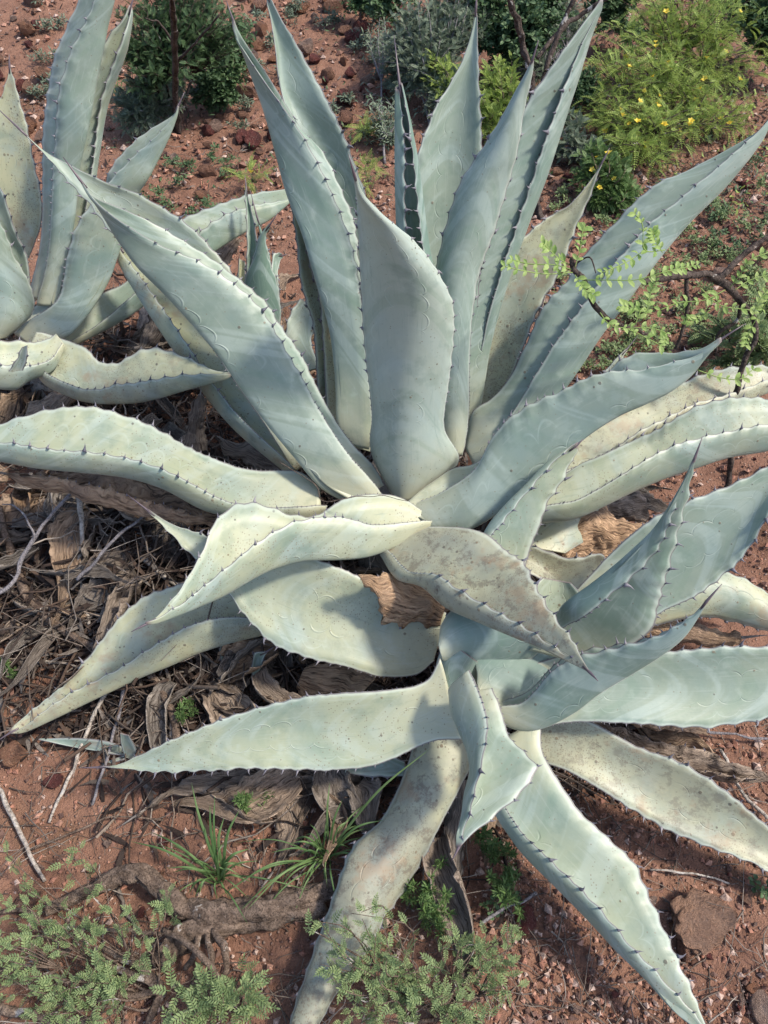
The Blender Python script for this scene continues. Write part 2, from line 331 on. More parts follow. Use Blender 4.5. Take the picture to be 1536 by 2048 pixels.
# ---------------------------------------------------------------- agave leaves
def tooth_mesh(bend, name):
    k = 6; rings = [(0, .30, .22, -.12), (.25, .17, .13, -.03), (.6, .085, .07, .10*bend), (1, .012, .012, .42*bend)]
    V = []; 
    for (h, ry, rz, off) in rings:
        for j in range(k):
            a = 2*math.pi*j/k; V.append((h-.12, math.cos(a)*ry+off, math.sin(a)*rz))
    Fc = [(i*k+j, i*k+(j+1) % k, (i+1)*k+(j+1) % k, (i+1)*k+j) for i in range(3) for j in range(k)]+[tuple(range(k))[::-1], tuple(18+j for j in range(k))]
    return mesh_np(name, V, Fc, M_TOOTH), np.array(V), Fc
TOOTH = [tooth_mesh(b, 'tooth') for b in (1.0, .5, -.6)]
SEED = [0]
def leaf(plant, st, tip, d0, d1, dm=0.0, cup=None, e=None, age=.15, thick=1.0, teeth=1.0, dead=False, ripple=0.0, hue=.5, grime=0.0, green=0.0, bloom=0.0, name=None, label=None, spine=True, NV=92, NU=12, five=None, n_tip=True):
    """st: (Ax,Ay,Bx,By[,Mx,My]) margins A, B and keel M from base to tip. cup (m): margins nearer (<0) or farther than the keel. e=(eA,eB) the same singly."""
    SEED[0] += 1; sd = SEED[0]; r = random.Random(sd*13)
    base = plant.location
    if five: f5 = st; st = [(s[0], s[1], s[8], s[9], s[4], s[5]) for s in st]
    # the blade runs on towards the spine
    elif spine and n_tip:
        l = st[-1]; cx, cy = (l[0]+l[2])/2, (l[1]+l[3])/2; tx, ty = cx+(tip[0]-cx)*.45, cy+(tip[1]-cy)*.45; k_ = .22
        st = list(st)+[(tx+(l[0]-cx)*k_, ty+(l[1]-cy)*k_, tx+(l[2]-cx)*k_, ty+(l[3]-cy)*k_)+((tx+(l[4]-cx)*k_, ty+(l[5]-cy)*k_) if len(l) > 5 else ())]
    n = len(st); A = np.array([s[:2] for s in st], float); B = np.array([s[2:4] for s in st], float)
    M = np.array([s[4:6] if len(s) > 5 else ((s[0]+s[2])/2, (s[1]+s[3])/2) for s in st], float)
    C = (A+B)/2; seg = np.r_[0, np.cumsum(np.hypot(*(np.diff(C, axis=0).T)))]
    tl = seg[-1]+math.hypot(C[-1, 0]-tip[0], C[-1, 1]-tip[1])*.6
    t = seg/tl; D = (1-t)*d0+t*d1+4*t*(1-t)*dm
    wpx = np.hypot(*(A-B).T)+np.hypot(*(M-C).T); wf = wpx/wpx.max()
    if e is None:
        c = cup if cup is not None else -.03
        e = (c, c)
    St = np.c_[A, D+e[0]*wf, M, D, B, D+e[1]*wf]
    tt = np.linspace(0, n-1, NV); S = catmull(St, tt)
    PA, PM, PB = WN(S[:, 0], S[:, 1], S[:, 2]), WN(S[:, 3], S[:, 4], S[:, 5]), WN(S[:, 6], S[:, 7], S[:, 8])
    # resample evenly along the keel
    L = np.r_[0, np.cumsum(np.linalg.norm(np.diff((PA+PB+PM)/3, axis=0), axis=1))]; q = np.linspace(0, L[-1], NV)
    ip = lambda P: np.stack([np.interp(q, L, P[:, i]) for i in range(3)], 1)
    PA, PM, PB = ip(PA), ip(PM), ip(PB); ln = L[-1]
    u = np.linspace(0, 1, NU+1)[None, :, None]; ctrl = 2*PM-(PA+PB)/2
    P = (1-u)**2*PA[:, None]+2*u*(1-u)*ctrl[:, None]+u*u*PB[:, None]
    if five:
        S5 = catmull(np.array([[v for k in range(5) for v in (s[2*k], s[2*k+1], D[i]+five[k]*wf[i])] for i, s in enumerate(f5)]), tt)
        Q = np.stack([ip(WN(S5[:, 3*k], S5[:, 3*k+1], S5[:, 3*k+2])) for k in range(5)], 1)
        P = np.stack([catmull(Q[i], np.linspace(0, 4, NU+1)) for i in range(NV)])
    if not dead:   # slow undulation of a living leaf
        und = .0035*np.sin(q*17+sd)[:, None, None]*(u-.5)*4*wf.max()
        P = P+np.array([0, 0, 1.0])*und
    cd = PM-(PA+PB)/2; cl = np.linalg.norm(cd, axis=1, keepdims=True); cd = cd/np.maximum(cl, 1e-6)
    du = np.gradient(P, axis=1); dv = np.gradient(P, axis=0); Nn = np.cross(du, dv); Nn /= np.maximum(np.linalg.norm(Nn, axis=2, keepdims=True), 1e-9)
    sg = np.sign(np.sum(Nn[:, NU//2]*cd, axis=1)); sg = 1.0 if np.sum(sg) >= 0 else -1.0
    Nn = Nn*sg
    width = np.linalg.norm(np.diff(P, axis=1), axis=2).sum(1)
    # teeth
    TT = []
    outs = (P[:, 0]-P[:, 1], P[:, -1]-P[:, -2])
    disp = np.zeros((2, NV))
    if teeth > 0:
        for side in (0, 1):
            s = .015*ln/.8
            s = .02
            while s < ln*.93:
                f = s/ln
                if f < .32: size, gap = .0045+.004*f, .0105
                elif f < .85: size, gap = .0145, .039
                else: size, gap = .009, .036
                k = min(1, (f-.25)/.2) if f > .25 else 0
                if .25 < f < .45: size = .0058+(.0145-.0058)*k; gap = .012+(.039-.012)*k
                size *= teeth*r.uniform(.75, 1.2); gap *= r.uniform(.75, 1.25)*max(.6, teeth)
                i = s/ln*(NV-1); i0 = int(i); TT.append((side, i, size))
                disp[side] += size*.40*np.exp(-((q-s)/(.0045+size*.50))**2)
                s += gap
    for side, ed in ((0, 0), (1, NU)):
        o = outs[side]; o = o/np.maximum(np.linalg.norm(o, axis=1, keepdims=True), 1e-9)
        P[:, ed] += o*disp[side][:, None]
    if dead:
        V0 = P.reshape(-1, 3); nz = np.array([[noise.noise(Vector(p)*22+Vector((sd, 0, 0))), noise.noise(Vector(p)*60+Vector((0, sd, 0)))] for p in V0]).reshape(NV, NU+1, 2)
        P = P+Nn*((nz[..., :1]*.9+nz[..., 1:]*.45)*ripple)
        edj = np.where((np.arange(NU+1) == 0) | (np.arange(NU+1) == NU), 1.0, 0)[None, :, None]
        P = P+dv/np.maximum(np.linalg.norm(dv, axis=2, keepdims=True), 1e-9)*0+np.cross(Nn, dv/np.maximum(np.linalg.norm(dv, axis=2, keepdims=True), 1e-9))*edj*nz[..., 1:]*ripple*1.2
    uu = np.linspace(0, 1, NU+1)
    prof = np.clip(4*uu*(1-uu), 0, 1)**.8
    T = np.minimum(.085*width, .015)*thick*(1-.55*q/ln)
    In = P-Nn*(.0016+T[:, None]*prof[None, :])[..., None]
    V = np.concatenate([P.reshape(-1, 3), In.reshape(-1, 3)])-np.array(base)
    R = NU+1; o2 = NV*R; Fc = []; UV = []
    for i in range(NV-1):
        v0, v1 = q[i], q[i+1]
        for j in range(NU):
            a, b, c, d = i*R+j, i*R+j+1, (i+1)*R+j+1, (i+1)*R+j
            Fc.append((a, b, c, d)); UV += [(uu[j]*.998, v0), (uu[j+1]*.998, v0), (uu[j+1]*.998, v1), (uu[j]*.998, v1)]
            Fc.append((o2+d, o2+c, o2+b, o2+a)); UV += [(1.001+uu[j]*.998, v1), (1.001+uu[j+1]*.998, v1), (1.001+uu[j+1]*.998, v0), (1.001+uu[j]*.998, v0)]
        for j, x in ((0, 0.0), (NU, .998)):
            a, d = i*R+j, (i+1)*R+j; Fc.append((a, d, o2+d, o2+a) if j == 0 else (d, a, o2+a, o2+d)); UV += [(x, v0 if j == 0 else v1), (x, v1 if j == 0 else v0), (x, v1 if j == 0 else v0), (x, v0 if j == 0 else v1)]
    for i, rev in ((0, 0), (NV-1, 1)):
        for j in range(NU):
            f = (i*R+j+1, i*R+j, o2+i*R+j, o2+i*R+j+1); Fc.append(f[::-1] if rev else f); UV += [(.5, q[i])]*4
    nm = name or ('dead_leaf' if dead else 'leaf')
    me = mesh_np(nm, V, Fc, M_DEAD if dead else M_LEAF, True, UV)
    lo = ob(nm, me, plant); lo['age'] = float(age); lo['length'] = float(ln); lo['width'] = float(np.mean(np.sort(width)[-30:])); lo['seed'] = float(sd*3.7 % 50); lo['hue'] = float(hue); lo['grime'] = float(grime); lo['green'] = float(green); lo['bloom'] = float(bloom)
    if label: lo['label'] = label
    # spine
    if spine:
        c0 = (PA[-1]+PB[-1]+PM[-1])/3; prev = (PA[-6]+PB[-6]+PM[-6])/3; dr = Vector(c0-prev).normalized()
        e1 = W(tip[0], tip[1], D[-1]+(d1-d0)*.04); c0v = Vector(c0); r0 = max(.0028, float(np.linalg.norm(PA[-1]-PB[-1]))*.42)
        mid = (c0v+e1)/2+dr*(e1-c0v).length*.08
        b = Buf(); b.tube([c0v-dr*.02, c0v, mid, e1], [r0*.8, r0*.95, r0*.5, .0006], 8); b.build('spine' if dead else 'terminal_spine', M_DEAD if dead else M_SPINE, lo, base=base)
    # store teeth for the plant
    for (side, i, size) in TT:
        i0 = min(int(i), NV-2); ed = 0 if side == 0 else NU; p = Vector(P[i0, ed]*(1-(i-i0))+P[i0+1, ed]*(i-i0))
        ox = Vector(outs[side][i0]).normalized(); ty = Vector(P[i0+1, ed]-P[i0, ed]); ty = (ty-ox*ty.dot(ox)).normalized(); tz = ox.cross(ty)
        if r.random() < .5: tz = -tz
        k = r.choice((0, 0, 1, 1, 2)); lift = ox*1.0+Vector(-Nn[i0, ed])*r.uniform(-.1, .35); ox2 = lift.normalized(); tz = ox2.cross(ty).normalized(); ty2 = tz.cross(ox2)
        m = Matrix((ox2, ty2, tz)).transposed().to_4x4(); s_ = size*r.uniform(.55, 1.15)
        m = Matrix.Translation(p-Vector(base)) @ m @ Matrix.Scale(s_, 4)
        dist = (p-Vector((0, 0, CAMH))).length
        TEETH.setdefault(plant.name, []).append((s_/dist, lo, k, m))
    return lo
TEETH = {}
def finish_teeth():
    for pn, L in TEETH.items():
        L.sort(key=lambda a: -a[0]); rest = {}
        for n, (s, lo, k, m) in enumerate(L):
            if n < 300 and s > .004:
                o = ob('tooth', TOOTH[k][0], lo); o.matrix_local = m
            else: rest.setdefault(lo.name, (lo, []))[1].append((k, m))
        for lo, lst in rest.values():
            b = Buf()
            for k, m in lst: b.add([tuple(m @ Vector(v)) for v in TOOTH[k][1]], TOOTH[k][2])
            tag(b.build('marginal_teeth', M_TOOTH, lo), kind='stuff')
# ================================================================ the large central agave
A1 = thing('agave', tuple(G(810, 985)), 'largest blue-green agave in the centre, tall upright leaves above, broad sprawling ones below', 'agave', 'agaves growing on the red slope')
A1.location.y = 1.22; A1.location.x = .05; A1.location.z = gz(.05, 1.22)
leaf(A1, [(778,978,850,985,808,1004),(742,900,917,925,815,930),(745,830,888,850,815,845),(735,740,897,765,815,752),(727,650,905,690,815,670),(722,560,905,610,812,590),(717,470,880,545,790,515),(714,420,832,482,760,455),(713,395,770,436,735,418),(711,380,728,396,718,390)], (697,308), 1.70, 1.14, cup=.06, age=.12, bloom=.65)
leaf(A1, [(742,900,738,903,700,893),(744,860,745,875,674,850),(740,790,742,800,670,760),(732,680,730,690,658,660),(718,550,715,565,630,560),(712,480,705,500,604,470),(704,440,685,435,573,390),(680,378,650,360,551,310),(645,300,608,285,528,225),(600,250,562,215,503,155),(548,173,520,150,485,105),(482,78,478,78,471,76)], (453,2), 1.76, 1.40, e=(.07,-.01), age=.05)
leaf(A1, [(700,880,790,880),(690,700,785,700),(640,500,765,500),(598,300,695,300),(562,187,648,187,580,187),(550,100,602,100,562,100),(541,40,567,45,548,42),(533,5,545,5,536,5)], (526,-45), 1.88, 1.50, cup=-.03, age=.05)
leaf(A1, [(640,860,705,870),(628,660,700,680),(613,606,690,600),(601,560,670,545),(593,480,650,480),(584,422,628,420),(575,372,604,372)], (566,310), 1.90, 1.66, cup=-.04, age=.95)
leaf(A1, [(655,840,720,850),(642,620,706,640),(622,540,690,540),(606,458,650,458)], (600,420), 1.86, 1.70, cup=-.03, age=.9)
# rolled spear
leaf(A1, [(812,690,800,690,838,690,880,690,868,690),(808,560,796,560,835,560,870,560,856,560),(808,480,793,480,827,482,858,484,846,484),(807,400,790,400,820,402,848,404,838,404),(806,330,789,330,814,330,839,332,830,332),(805,260,789,260,808,260,825,262,820,262),(802,215,789,215,803,215,815,215,811,215),(799,172,790,172,798,172,805,172,802,172)], (788,70), 1.66, 1.36, five=(-.045,-.02,.03,-.02,-.045), age=.0, green=.45, NU=20, thick=.35)
leaf(A1, [(820,860,905,860),(818,640,950,640),(828,400,966,400),(838,310,963,296,898,303),(855,258,961,250),(873,210,958,206),(903,155,956,150),(928,108,955,105),(942,65,955,65),(949,35,955,36)], (953,-20), 1.88, 1.50, cup=-.035, age=.1)
leaf(A1, [(880,905,925,915),(866,800,937,830),(864,650,940,680),(868,560,955,560),(890,465,984,470),(921,372,1014,370),(960,303,1033,310),(1003,228,1049,220),(1030,178,1060,172),(1050,145,1066,144)], (1077,80), 1.74, 1.34, cup=.03, age=.05, bloom=.25)
leaf(A1, [(900,860,945,850,950,866),(900,700,968,680,975,700),(925,550,1003,550,1012,560),(960,430,1040,435,1054,440),(1000,330,1073,340,1092,345),(1045,222,1110,232,1136,210),(1085,162,1136,158,1158,148),(1128,104,1164,84,1178,80),(1165,52,1186,40,1194,38),(1192,15,1199,14,1204,14)], (1212,-30), 1.86, 1.48, e=(-.035,-.03), age=.05)
leaf(A1, [(900,860,945,850),(935,760,1000,800),(960,620,1048,690),(1000,540,1079,610),(1028,500,1113,550),(1078,450,1143,475),(1108,425,1158,440),(1138,405,1178,400),(1168,373,1193,358),(1195,338,1203,334)], (1219,296), 1.88, 1.66, cup=-.03, age=.9, grime=.4)
leaf(A1, [(930,900,965,960),(946,826,1003,860,1010,885),(985,795,1030,825,1060,840),(1020,755,1075,750,1115,795),(1050,700,1112,685,1158,738),(1088,620,1150,633,1200,672),(1128,570,1200,568,1252,605),(1168,510,1258,500,1318,515),(1243,435,1313,435,1378,445),(1313,375,1383,375,1443,380),(1368,345,1453,320,1490,325),(1458,292,1503,280,1520,287),(1520,255,1530,252,1535,262)], (1565,205), 1.76, 1.52, e=(.045,-.03), age=.08)
leaf(A1, [(853,975,828,1005,800,1022),(905,938,870,994,850,1052),(950,925,912,973,897,1063),(985,890,950,943,940,1060),(1008,862,983,880,1000,1025),(1045,828,1020,835,1060,975),(1085,806,1068,804,1115,925),(1140,785,1130,782,1180,870),(1200,752,1190,757,1240,832),(1240,722,1240,747,1290,810),(1285,706,1283,741,1340,785),(1345,710,1335,724,1383,752),(1400,703,1395,705,1413,715)], (1490,648), 1.66, 1.42, e=(.06,-.01), age=.15)
leaf(A1, [(1040,930,1020,1000,1020,1010),(1110,870,1148,937,1160,960),(1200,830,1208,912,1220,940),(1300,792,1268,872,1280,900),(1345,770,1330,843,1340,870),(1418,747,1400,805,1410,830),(1480,739,1463,785,1470,810),(1536,736,1525,764,1530,788),(1600,740,1590,752,1592,768)], (1680,745), 1.80, 1.86, e=(.03,-.05), age=.9, grime=.5)
leaf(A1, [(1050,1000,1000,1050,980,1065),(1148,938,1090,1012,1080,1042),(1193,920,1148,1000,1145,1034),(1233,900,1193,980,1195,1016),(1308,860,1268,940,1275,978),(1343,840,1328,905,1340,952),(1393,815,1380,882,1398,932),(1458,803,1450,862,1460,912),(1536,800,1536,850,1536,900),(1600,815,1600,845,1600,880)], (1690,850), 1.74, 1.74, e=(.02,-.07), age=.35)
leaf(A1, [(1045,1150,958,1135,955,1140),(1052,1120,965,1100,960,1108),(1065,1080,985,1062,985,1050),(1093,1010,1020,1020,1018,1005),(1118,970,1068,965,1058,966),(1140,925,1108,925,1095,925),(1155,900,1140,898,1135,898)], (1166,878), 1.56, 1.50, e=(.01,-.03), age=.3)
leaf(A1, [(860,1055,775,1098,768,1104),(958,1068,818,1140,808,1150),(1015,1105,868,1150,858,1172),(1050,1126,920,1188,905,1214),(1070,1170,990,1226,970,1245),(1093,1215,1045,1254,1030,1272),(1120,1258,1090,1280,1082,1294),(1150,1298,1134,1309,1128,1318),(1172,1332,1168,1335,1166,1338)], (1196,1362), 1.62, 1.20, e=(-.02,-.05), age=.95, grime=.9, thick=.5)
leaf(A1, [(768,975,765,985,700,1010),(745,935,735,950,640,975),(702,885,690,905,588,915),(655,815,640,830,538,855),(614,740,600,748,482,780),(563,660,555,672,438,715),(523,598,510,610,384,650),(470,548,455,565,324,585),(408,508,391,522,274,535),(348,476,328,491,234,480),(290,444,270,457,208,436),(230,415,215,422,190,408),(188,393,185,394,176,392)], (126,314), 1.70, 1.38, e=(.05,-.01), age=.12)
leaf(A1, [(640,900,590,940),(560,690,470,760),(480,569,380,620),(438,510,320,560),(375,452,250,490),(336,428,215,450),(270,389,180,404),(227,370,150,375),(188,350,130,357),(129,319,102,327),(85,296,75,298)], (-10,212), 1.84, 1.62, cup=-.02, age=.35)
leaf(A1, [(660,900,590,940,583,947),(590,850,500,858,482,866),(510,760,425,765,402,772),(430,670,350,658,328,668),(360,590,290,565,270,580),(300,520,256,522,244,535),(262,495,243,506,236,515)], (226,488), 1.84, 1.96, e=(-.02,-.05), age=.8)
leaf(A1, [(640,972,655,1015,645,1028),(595,940,610,1018,595,1045),(525,945,535,1016,510,1038),(475,940,475,1007,448,1026),(425,920,425,990,398,1012),(370,890,350,955,325,974),(300,850,270,925,250,951),(200,822,175,902,160,939),(100,823,75,896,70,931),(0,845,0,890,0,922),(-80,870,-80,893,-80,912)], (-170,895), 1.70, 1.62, e=(.02,-.06), age=.45)
leaf(A1, [(862,1030,864,1045,860,1062),(800,998,810,1046,795,1090),(740,995,745,1047,735,1112),(685,1003,695,1036,670,1120),(630,1032,640,1040,610,1122),(570,1024,590,1050,560,1134),(520,1007,545,1072,520,1148),(470,1012,500,1100,480,1168),(430,1050,450,1135,440,1190),(405,1110,412,1165,400,1210),(360,1182,365,1206,360,1229),(315,1229,318,1238,315,1247)], (262,1264), 1.64, 1.36, e=(.02,-.045), age=.5, thick=.4)
leaf(A1, [(600,1110,640,1210,640,1235),(500,1130,540,1235,540,1257),(420,1150,470,1237,470,1278),(350,1170,400,1250,393,1304),(300,1190,345,1272,338,1328),(250,1230,290,1300,278,1352),(200,1290,230,1340,222,1380),(140,1358,165,1378,162,1412),(90,1397,105,1415,103,1441),(40,1440,50,1453,50,1464)], (-8,1484), 1.76, 1.68, e=(0,-.055), age=.85, grime=.15)
leaf(A1, [(892,1228,868,1320),(850,1213,830,1345),(800,1190,760,1350),(740,1160,700,1336),(680,1135,622,1318),(600,1110,545,1282),(520,1095,490,1225),(450,1080,430,1155),(390,1062,370,1098),(335,1042,325,1052)], (253,988), 1.64, 1.60, cup=-.035, age=.5, grime=.15)
leaf(A1, [(640,740,560,760),(622,680,575,655),(640,620,600,600)], (625,580), 1.95, 1.98, cup=-.02, age=.3, spine=False)
leaf(A1, [(1140,830,1170,850),(1170,790,1205,800),(1195,760,1225,762),(1225,725,1243,720)], (1275,672), 1.85, 1.90, cup=-.01, age=.6)
leaf(A1, [(1140,1120,1120,1190),(1050,1085,1080,1160),(980,1070,1000,1130)][::-1]+[(1200,1110,1180,1160)], (1240,1140), 1.75, 1.76, cup=-.02, age=1.0, grime=.8)
leaf(A1, [(1010,1080,1130,1110),(1150,1000,1110,1100)][:1]+[(1120,1000,1200,1060),(1150,990,1225,1030)], (1290,970), 1.80, 1.90, cup=.02, age=1.0, teeth=0, spine=False)
# old dry leaves still hanging on the same plant
leaf(A1, [(560,1025,560,1055,560,1062),(440,1000,430,1042,425,1050),(380,975,360,1020,350,1042),(300,955,290,1000,280,1030),(225,945,200,975,190,1008),(150,944,100,955,95,980),(75,946,50,950,45,968)], (-50,942), 1.78, 1.74, e=(.02,-.03), dead=True, ripple=.010, hue=.75, teeth=.6, NV=110, NU=20)
leaf(A1, [(895,1205,880,1250),(850,1172,845,1250),(800,1152,800,1250),(770,1149,765,1238),(745,1150,748,1190),(722,1154,725,1166)], (710,1155), 1.60, 1.50, cup=.035, dead=True, ripple=.014, hue=.9, teeth=.7, NV=80, NU=20, spine=False)
leaf(A1, [(640,1480,540,1480),(625,1540,553,1540),(618,1590,556,1585),(612,1640,556,1640),(600,1680,558,1680),(580,1710,555,1705),(556,1740,545,1735)], (512,1790), 1.66, 1.50, cup=.03, dead=True, ripple=.014, hue=.35, teeth=.7, NV=80, NU=18)
leaf(A1, [(760,1340,700,1420),(720,1330,640,1410),(650,1325,600,1400),(610,1335,590,1380)], (570,1380), 1.72, 1.74, cup=.03, dead=True, ripple=.012, hue=.8, teeth=.7, NV=60, NU=16, spine=False)
leaf(A1, [(780,1530,760,1620),(680,1530,660,1610),(560,1530,540,1600),(450,1540,430,1595),(370,1560,345,1590),(310,1600,305,1615)], (232,1658), 1.66, 1.58, cup=.03, dead=True, ripple=.014, hue=.25, teeth=.4, NV=90, NU=18)
leaf(A1, [(1110,1020,1125,1130),(1180,1005,1190,1120),(1250,1040,1260,1105),(1320,1060,1320,1095)], (1370,1080), 1.84, 1.86, cup=.04, dead=True, ripple=.015, hue=.95, teeth=.6, NV=70, NU=18, spine=False)
leaf(A1, [(1150,970,1160,1040),(1220,985,1230,1045),(1290,990,1300,1040)], (1350,1010), 1.95, 2.0, cup=.03, dead=True, ripple=.02, hue=.2, teeth=0, NV=60, NU=18, spine=False)
leaf(A1, [(420,900,360,905),(410,860,375,850),(412,810,388,805)], (402,765), 1.92, 1.80, cup=.02, dead=True, ripple=.010, hue=.1, teeth=.4, NV=60, NU=14)
leaf(A1, [(600,900,560,960),(540,880,500,930),(480,880,450,905)], (430,870), 1.90, 1.98, cup=.03, dead=True, ripple=.014, hue=.1, teeth=.5, NV=60, NU=14)
leaf(A1, [(420,1100,380,1160),(400,1020,300,1060),(330,1000,240,1010)], (120,1000), 1.95, 2.0, cup=.03, dead=True, ripple=.015, hue=.05, teeth=.4, NV=70, NU=16)
leaf(A1, [(480,1110,360,1240),(420,1070,330,1160),(400,1030,340,1080)], (350,1030), 1.98, 2.02, cup=.03, dead=True, ripple=.016, hue=.05, teeth=.4, NV=70, NU=16, spine=False)
# stout fibrous stem under the rosette
def stem(plant, c, r, top):
    b = Buf(); z0 = gz(c[0], c[1])-.04
    b.tube([(c[0], c[1], z0), (c[0]+.01, c[1], z0+.1), (c[0], c[1]+.01, (z0+top)/2), (c[0], c[1], top)], [r*1.2, r*1.1, r, r*.7], 18, .2)
    b.build('stem', M_DEAD, plant, base=plant.location)
stem(A1, (.05, 1.27), .13, .38)

# ================================================================ the agave at the lower right
A2 = thing('agave', (.24, .86, gz(.24, .86)), 'pale blue agave at the lower right with a tightly folded heart and spreading leaves', 'agave', 'agaves growing on the red slope')
leaf(A2, [(880,1312,925,1482),(850,1362,862,1484),(768,1384,768,1521),(675,1391,680,1535),(600,1395,600,1539),(500,1418,500,1538),(400,1460,400,1538),(300,1503,300,1539),(235,1527,235,1539)], (158,1536), 1.48, 1.52, cup=-.03, age=.42)
leaf(A2, [(1080,1440,990,1475,985,1485),(1082,1500,990,1545,982,1552),(1100,1542,1003,1600,994,1610),(1153,1622,1040,1660,1032,1672),(1205,1668,1075,1700,1063,1712),(1268,1728,1130,1755,1118,1768),(1310,1820,1200,1826,1186,1843),(1340,1893,1255,1888,1237,1902),(1360,1940,1310,1943,1292,1958),(1390,2005,1370,2005,1345,2020),(1412,2052,1405,2048,1395,2062)], (1445,2115), 1.48, 1.24, e=(-.02,-.05), age=.25)
leaf(A2, [(938,1340,985,1375,898,1385),(960,1400,1005,1432,903,1428),(972,1450,1018,1472,922,1475),(966,1505,1055,1510,941,1512),(957,1545,1070,1540,950,1545),(946,1590,1035,1590,936,1588),(935,1635,985,1635,927,1628),(920,1675,943,1672,915,1668)], (903,1722), 1.42, 1.24, e=(-.06,-.03), age=.2)
leaf(A2, [(890,1392,905,1396),(874,1340,955,1368),(880,1312,962,1350),(905,1290,965,1330)], (960,1290), 1.47, 1.45, cup=.035, age=.05, spine=False, teeth=.8)
leaf(A2, [(876,1292,884,1318),(884,1250,912,1332),(915,1212,955,1338),(970,1192,1010,1340),(1030,1200,1052,1322),(1078,1236,1085,1302),(1105,1268,1101,1290)], (1150,1270), 1.46, 1.42, cup=.045, age=0, teeth=1.5)
leaf(A2, [(1080,1300,1200,1335,1060,1290),(1128,1250,1252,1298,1118,1240),(1165,1230,1300,1258,1141,1205),(1218,1190,1316,1200,1190,1165),(1268,1148,1326,1160,1226,1135),(1308,1108,1343,1110,1266,1098),(1327,1068,1354,1060,1306,1058),(1350,1010,1369,1005,1337,1013),(1371,962,1379,958,1366,962)], (1404,876), 1.46, 1.14, e=(-.04,-.03), age=0, green=.3)
leaf(A2, [(1150,1180,1250,1290),(1230,1100,1320,1225),(1300,1045,1393,1186),(1368,1010,1454,1140),(1458,970,1499,1095),(1536,930,1538,1025),(1600,895,1590,945)], (1670,830), 1.56, 1.40, cup=-.03, age=.15)
leaf(A2, [(1000,1400,1000,1415,985,1440),(1035,1395,1040,1410,1040,1462),(1070,1375,1070,1383,1090,1456),(1110,1335,1112,1335,1150,1426),(1165,1305,1165,1310,1200,1388),(1240,1290,1240,1299,1268,1347),(1310,1274,1310,1280,1325,1311),(1355,1250,1353,1256,1367,1277),(1388,1228,1387,1230,1394,1240)], (1444,1168), 1.42, 1.20, e=(.05,-.01), age=.05, green=.2)
leaf(A2, [(955,1345,1060,1420,975,1400),(950,1310,1110,1380,1010,1370),(990,1270,1170,1330,1070,1320),(1080,1240,1230,1300)], (1240,1240), 1.44, 1.50, cup=.03, age=0, spine=False)
leaf(A2, [(1040,1340,1060,1452),(1150,1310,1143,1441),(1250,1303,1218,1446),(1328,1302,1300,1451),(1400,1299,1390,1453),(1468,1298,1468,1444),(1536,1298,1536,1433),(1620,1308,1620,1412),(1700,1335,1700,1382)], (1790,1362), 1.50, 1.44, cup=-.03, age=.15)
leaf(A2, [(1050,1420,1050,1500),(1120,1430,1090,1523),(1183,1443,1138,1544),(1268,1488,1215,1590),(1368,1533,1310,1642),(1453,1588,1400,1684),(1536,1653,1500,1726),(1610,1720,1580,1770)], (1700,1820), 1.54, 1.42, cup=-.025, age=.9, grime=.65)
leaf(A2, [(835,1450,955,1470),(815,1530,940,1535),(768,1633,885,1640),(712,1690,843,1720),(685,1745,798,1793),(658,1820,768,1835),(635,1878,740,1895),(612,1945,695,1950),(590,2010,660,2010),(575,2070,625,2070)], (555,2170), 1.52, 1.26, cup=.03, age=1.0, grime=1.0)
leaf(A2, [(1250,1180,1280,1262),(1400,1148,1400,1232),(1468,1155,1470,1240),(1536,1188,1536,1262),(1610,1240,1600,1290)], (1690,1300), 1.66, 1.68, cup=.025, age=.8)
leaf(A2, [(1060,1260,1150,1250),(1062,1215,1162,1205),(1066,1178,1160,1186),(1085,1156,1142,1164)], (1112,1148), 1.52, 1.50, cup=-.03, age=.3, spine=False, teeth=.8)
leaf(A2, [(1120,1260,1170,1260),(1135,1225,1190,1210),(1155,1195,1200,1180)], (1215,1160), 1.50, 1.50, cup=.03, age=.3, spine=False, teeth=.5)
# dry leaves of the lower agave
leaf(A2, [(1180,1440,1180,1480,1175,1490),(1260,1462,1270,1498,1265,1512),(1340,1490,1360,1530,1350,1540),(1420,1510,1440,1550,1435,1556),(1500,1535,1510,1558,1505,1562)], (1580,1565), 1.60, 1.56, e=(-.03,-.04), dead=True, ripple=.012, hue=.3, teeth=.7, NV=80, NU=18)
leaf(A2, [(1270,1450,1320,1500),(1350,1450,1390,1500),(1400,1470,1430,1510)], (1440,1530), 1.68, 1.66, cup=.03, dead=True, ripple=.014, hue=.7, teeth=.4, NV=60, NU=16, spine=False)
leaf(A2, [(1010,1600,1100,1600),(1050,1700,1130,1690),(1100,1780,1170,1770),(1150,1840,1200,1830)], (1205,1875), 1.60, 1.50, cup=.03, dead=True, ripple=.010, hue=.2, teeth=.2, NV=70, NU=16, spine=False)
leaf(A2, [(900,1560,960,1560),(895,1620,945,1620),(890,1680,925,1680),(895,1740,930,1740),(905,1785,925,1785)], (915,1810), 1.56, 1.47, cup=.02, dead=True, ripple=.014, hue=.1, teeth=.4, NV=60, NU=14, spine=False)
leaf(A2, [(930,1600,985,1600),(915,1700,965,1700),(905,1800,940,1800),(900,1880,925,1880)], (912,1960), 1.62, 1.46, cup=.02, dead=True, ripple=.008, hue=.6, teeth=.5, NV=70, NU=14, spine=False)
leaf(A2, [(965,1620,1010,1620),(955,1720,990,1720),(945,1800,970,1800)], (935,1900), 1.60, 1.46, cup=.02, dead=True, ripple=.008, hue=.6, teeth=.6, NV=70, NU=14)
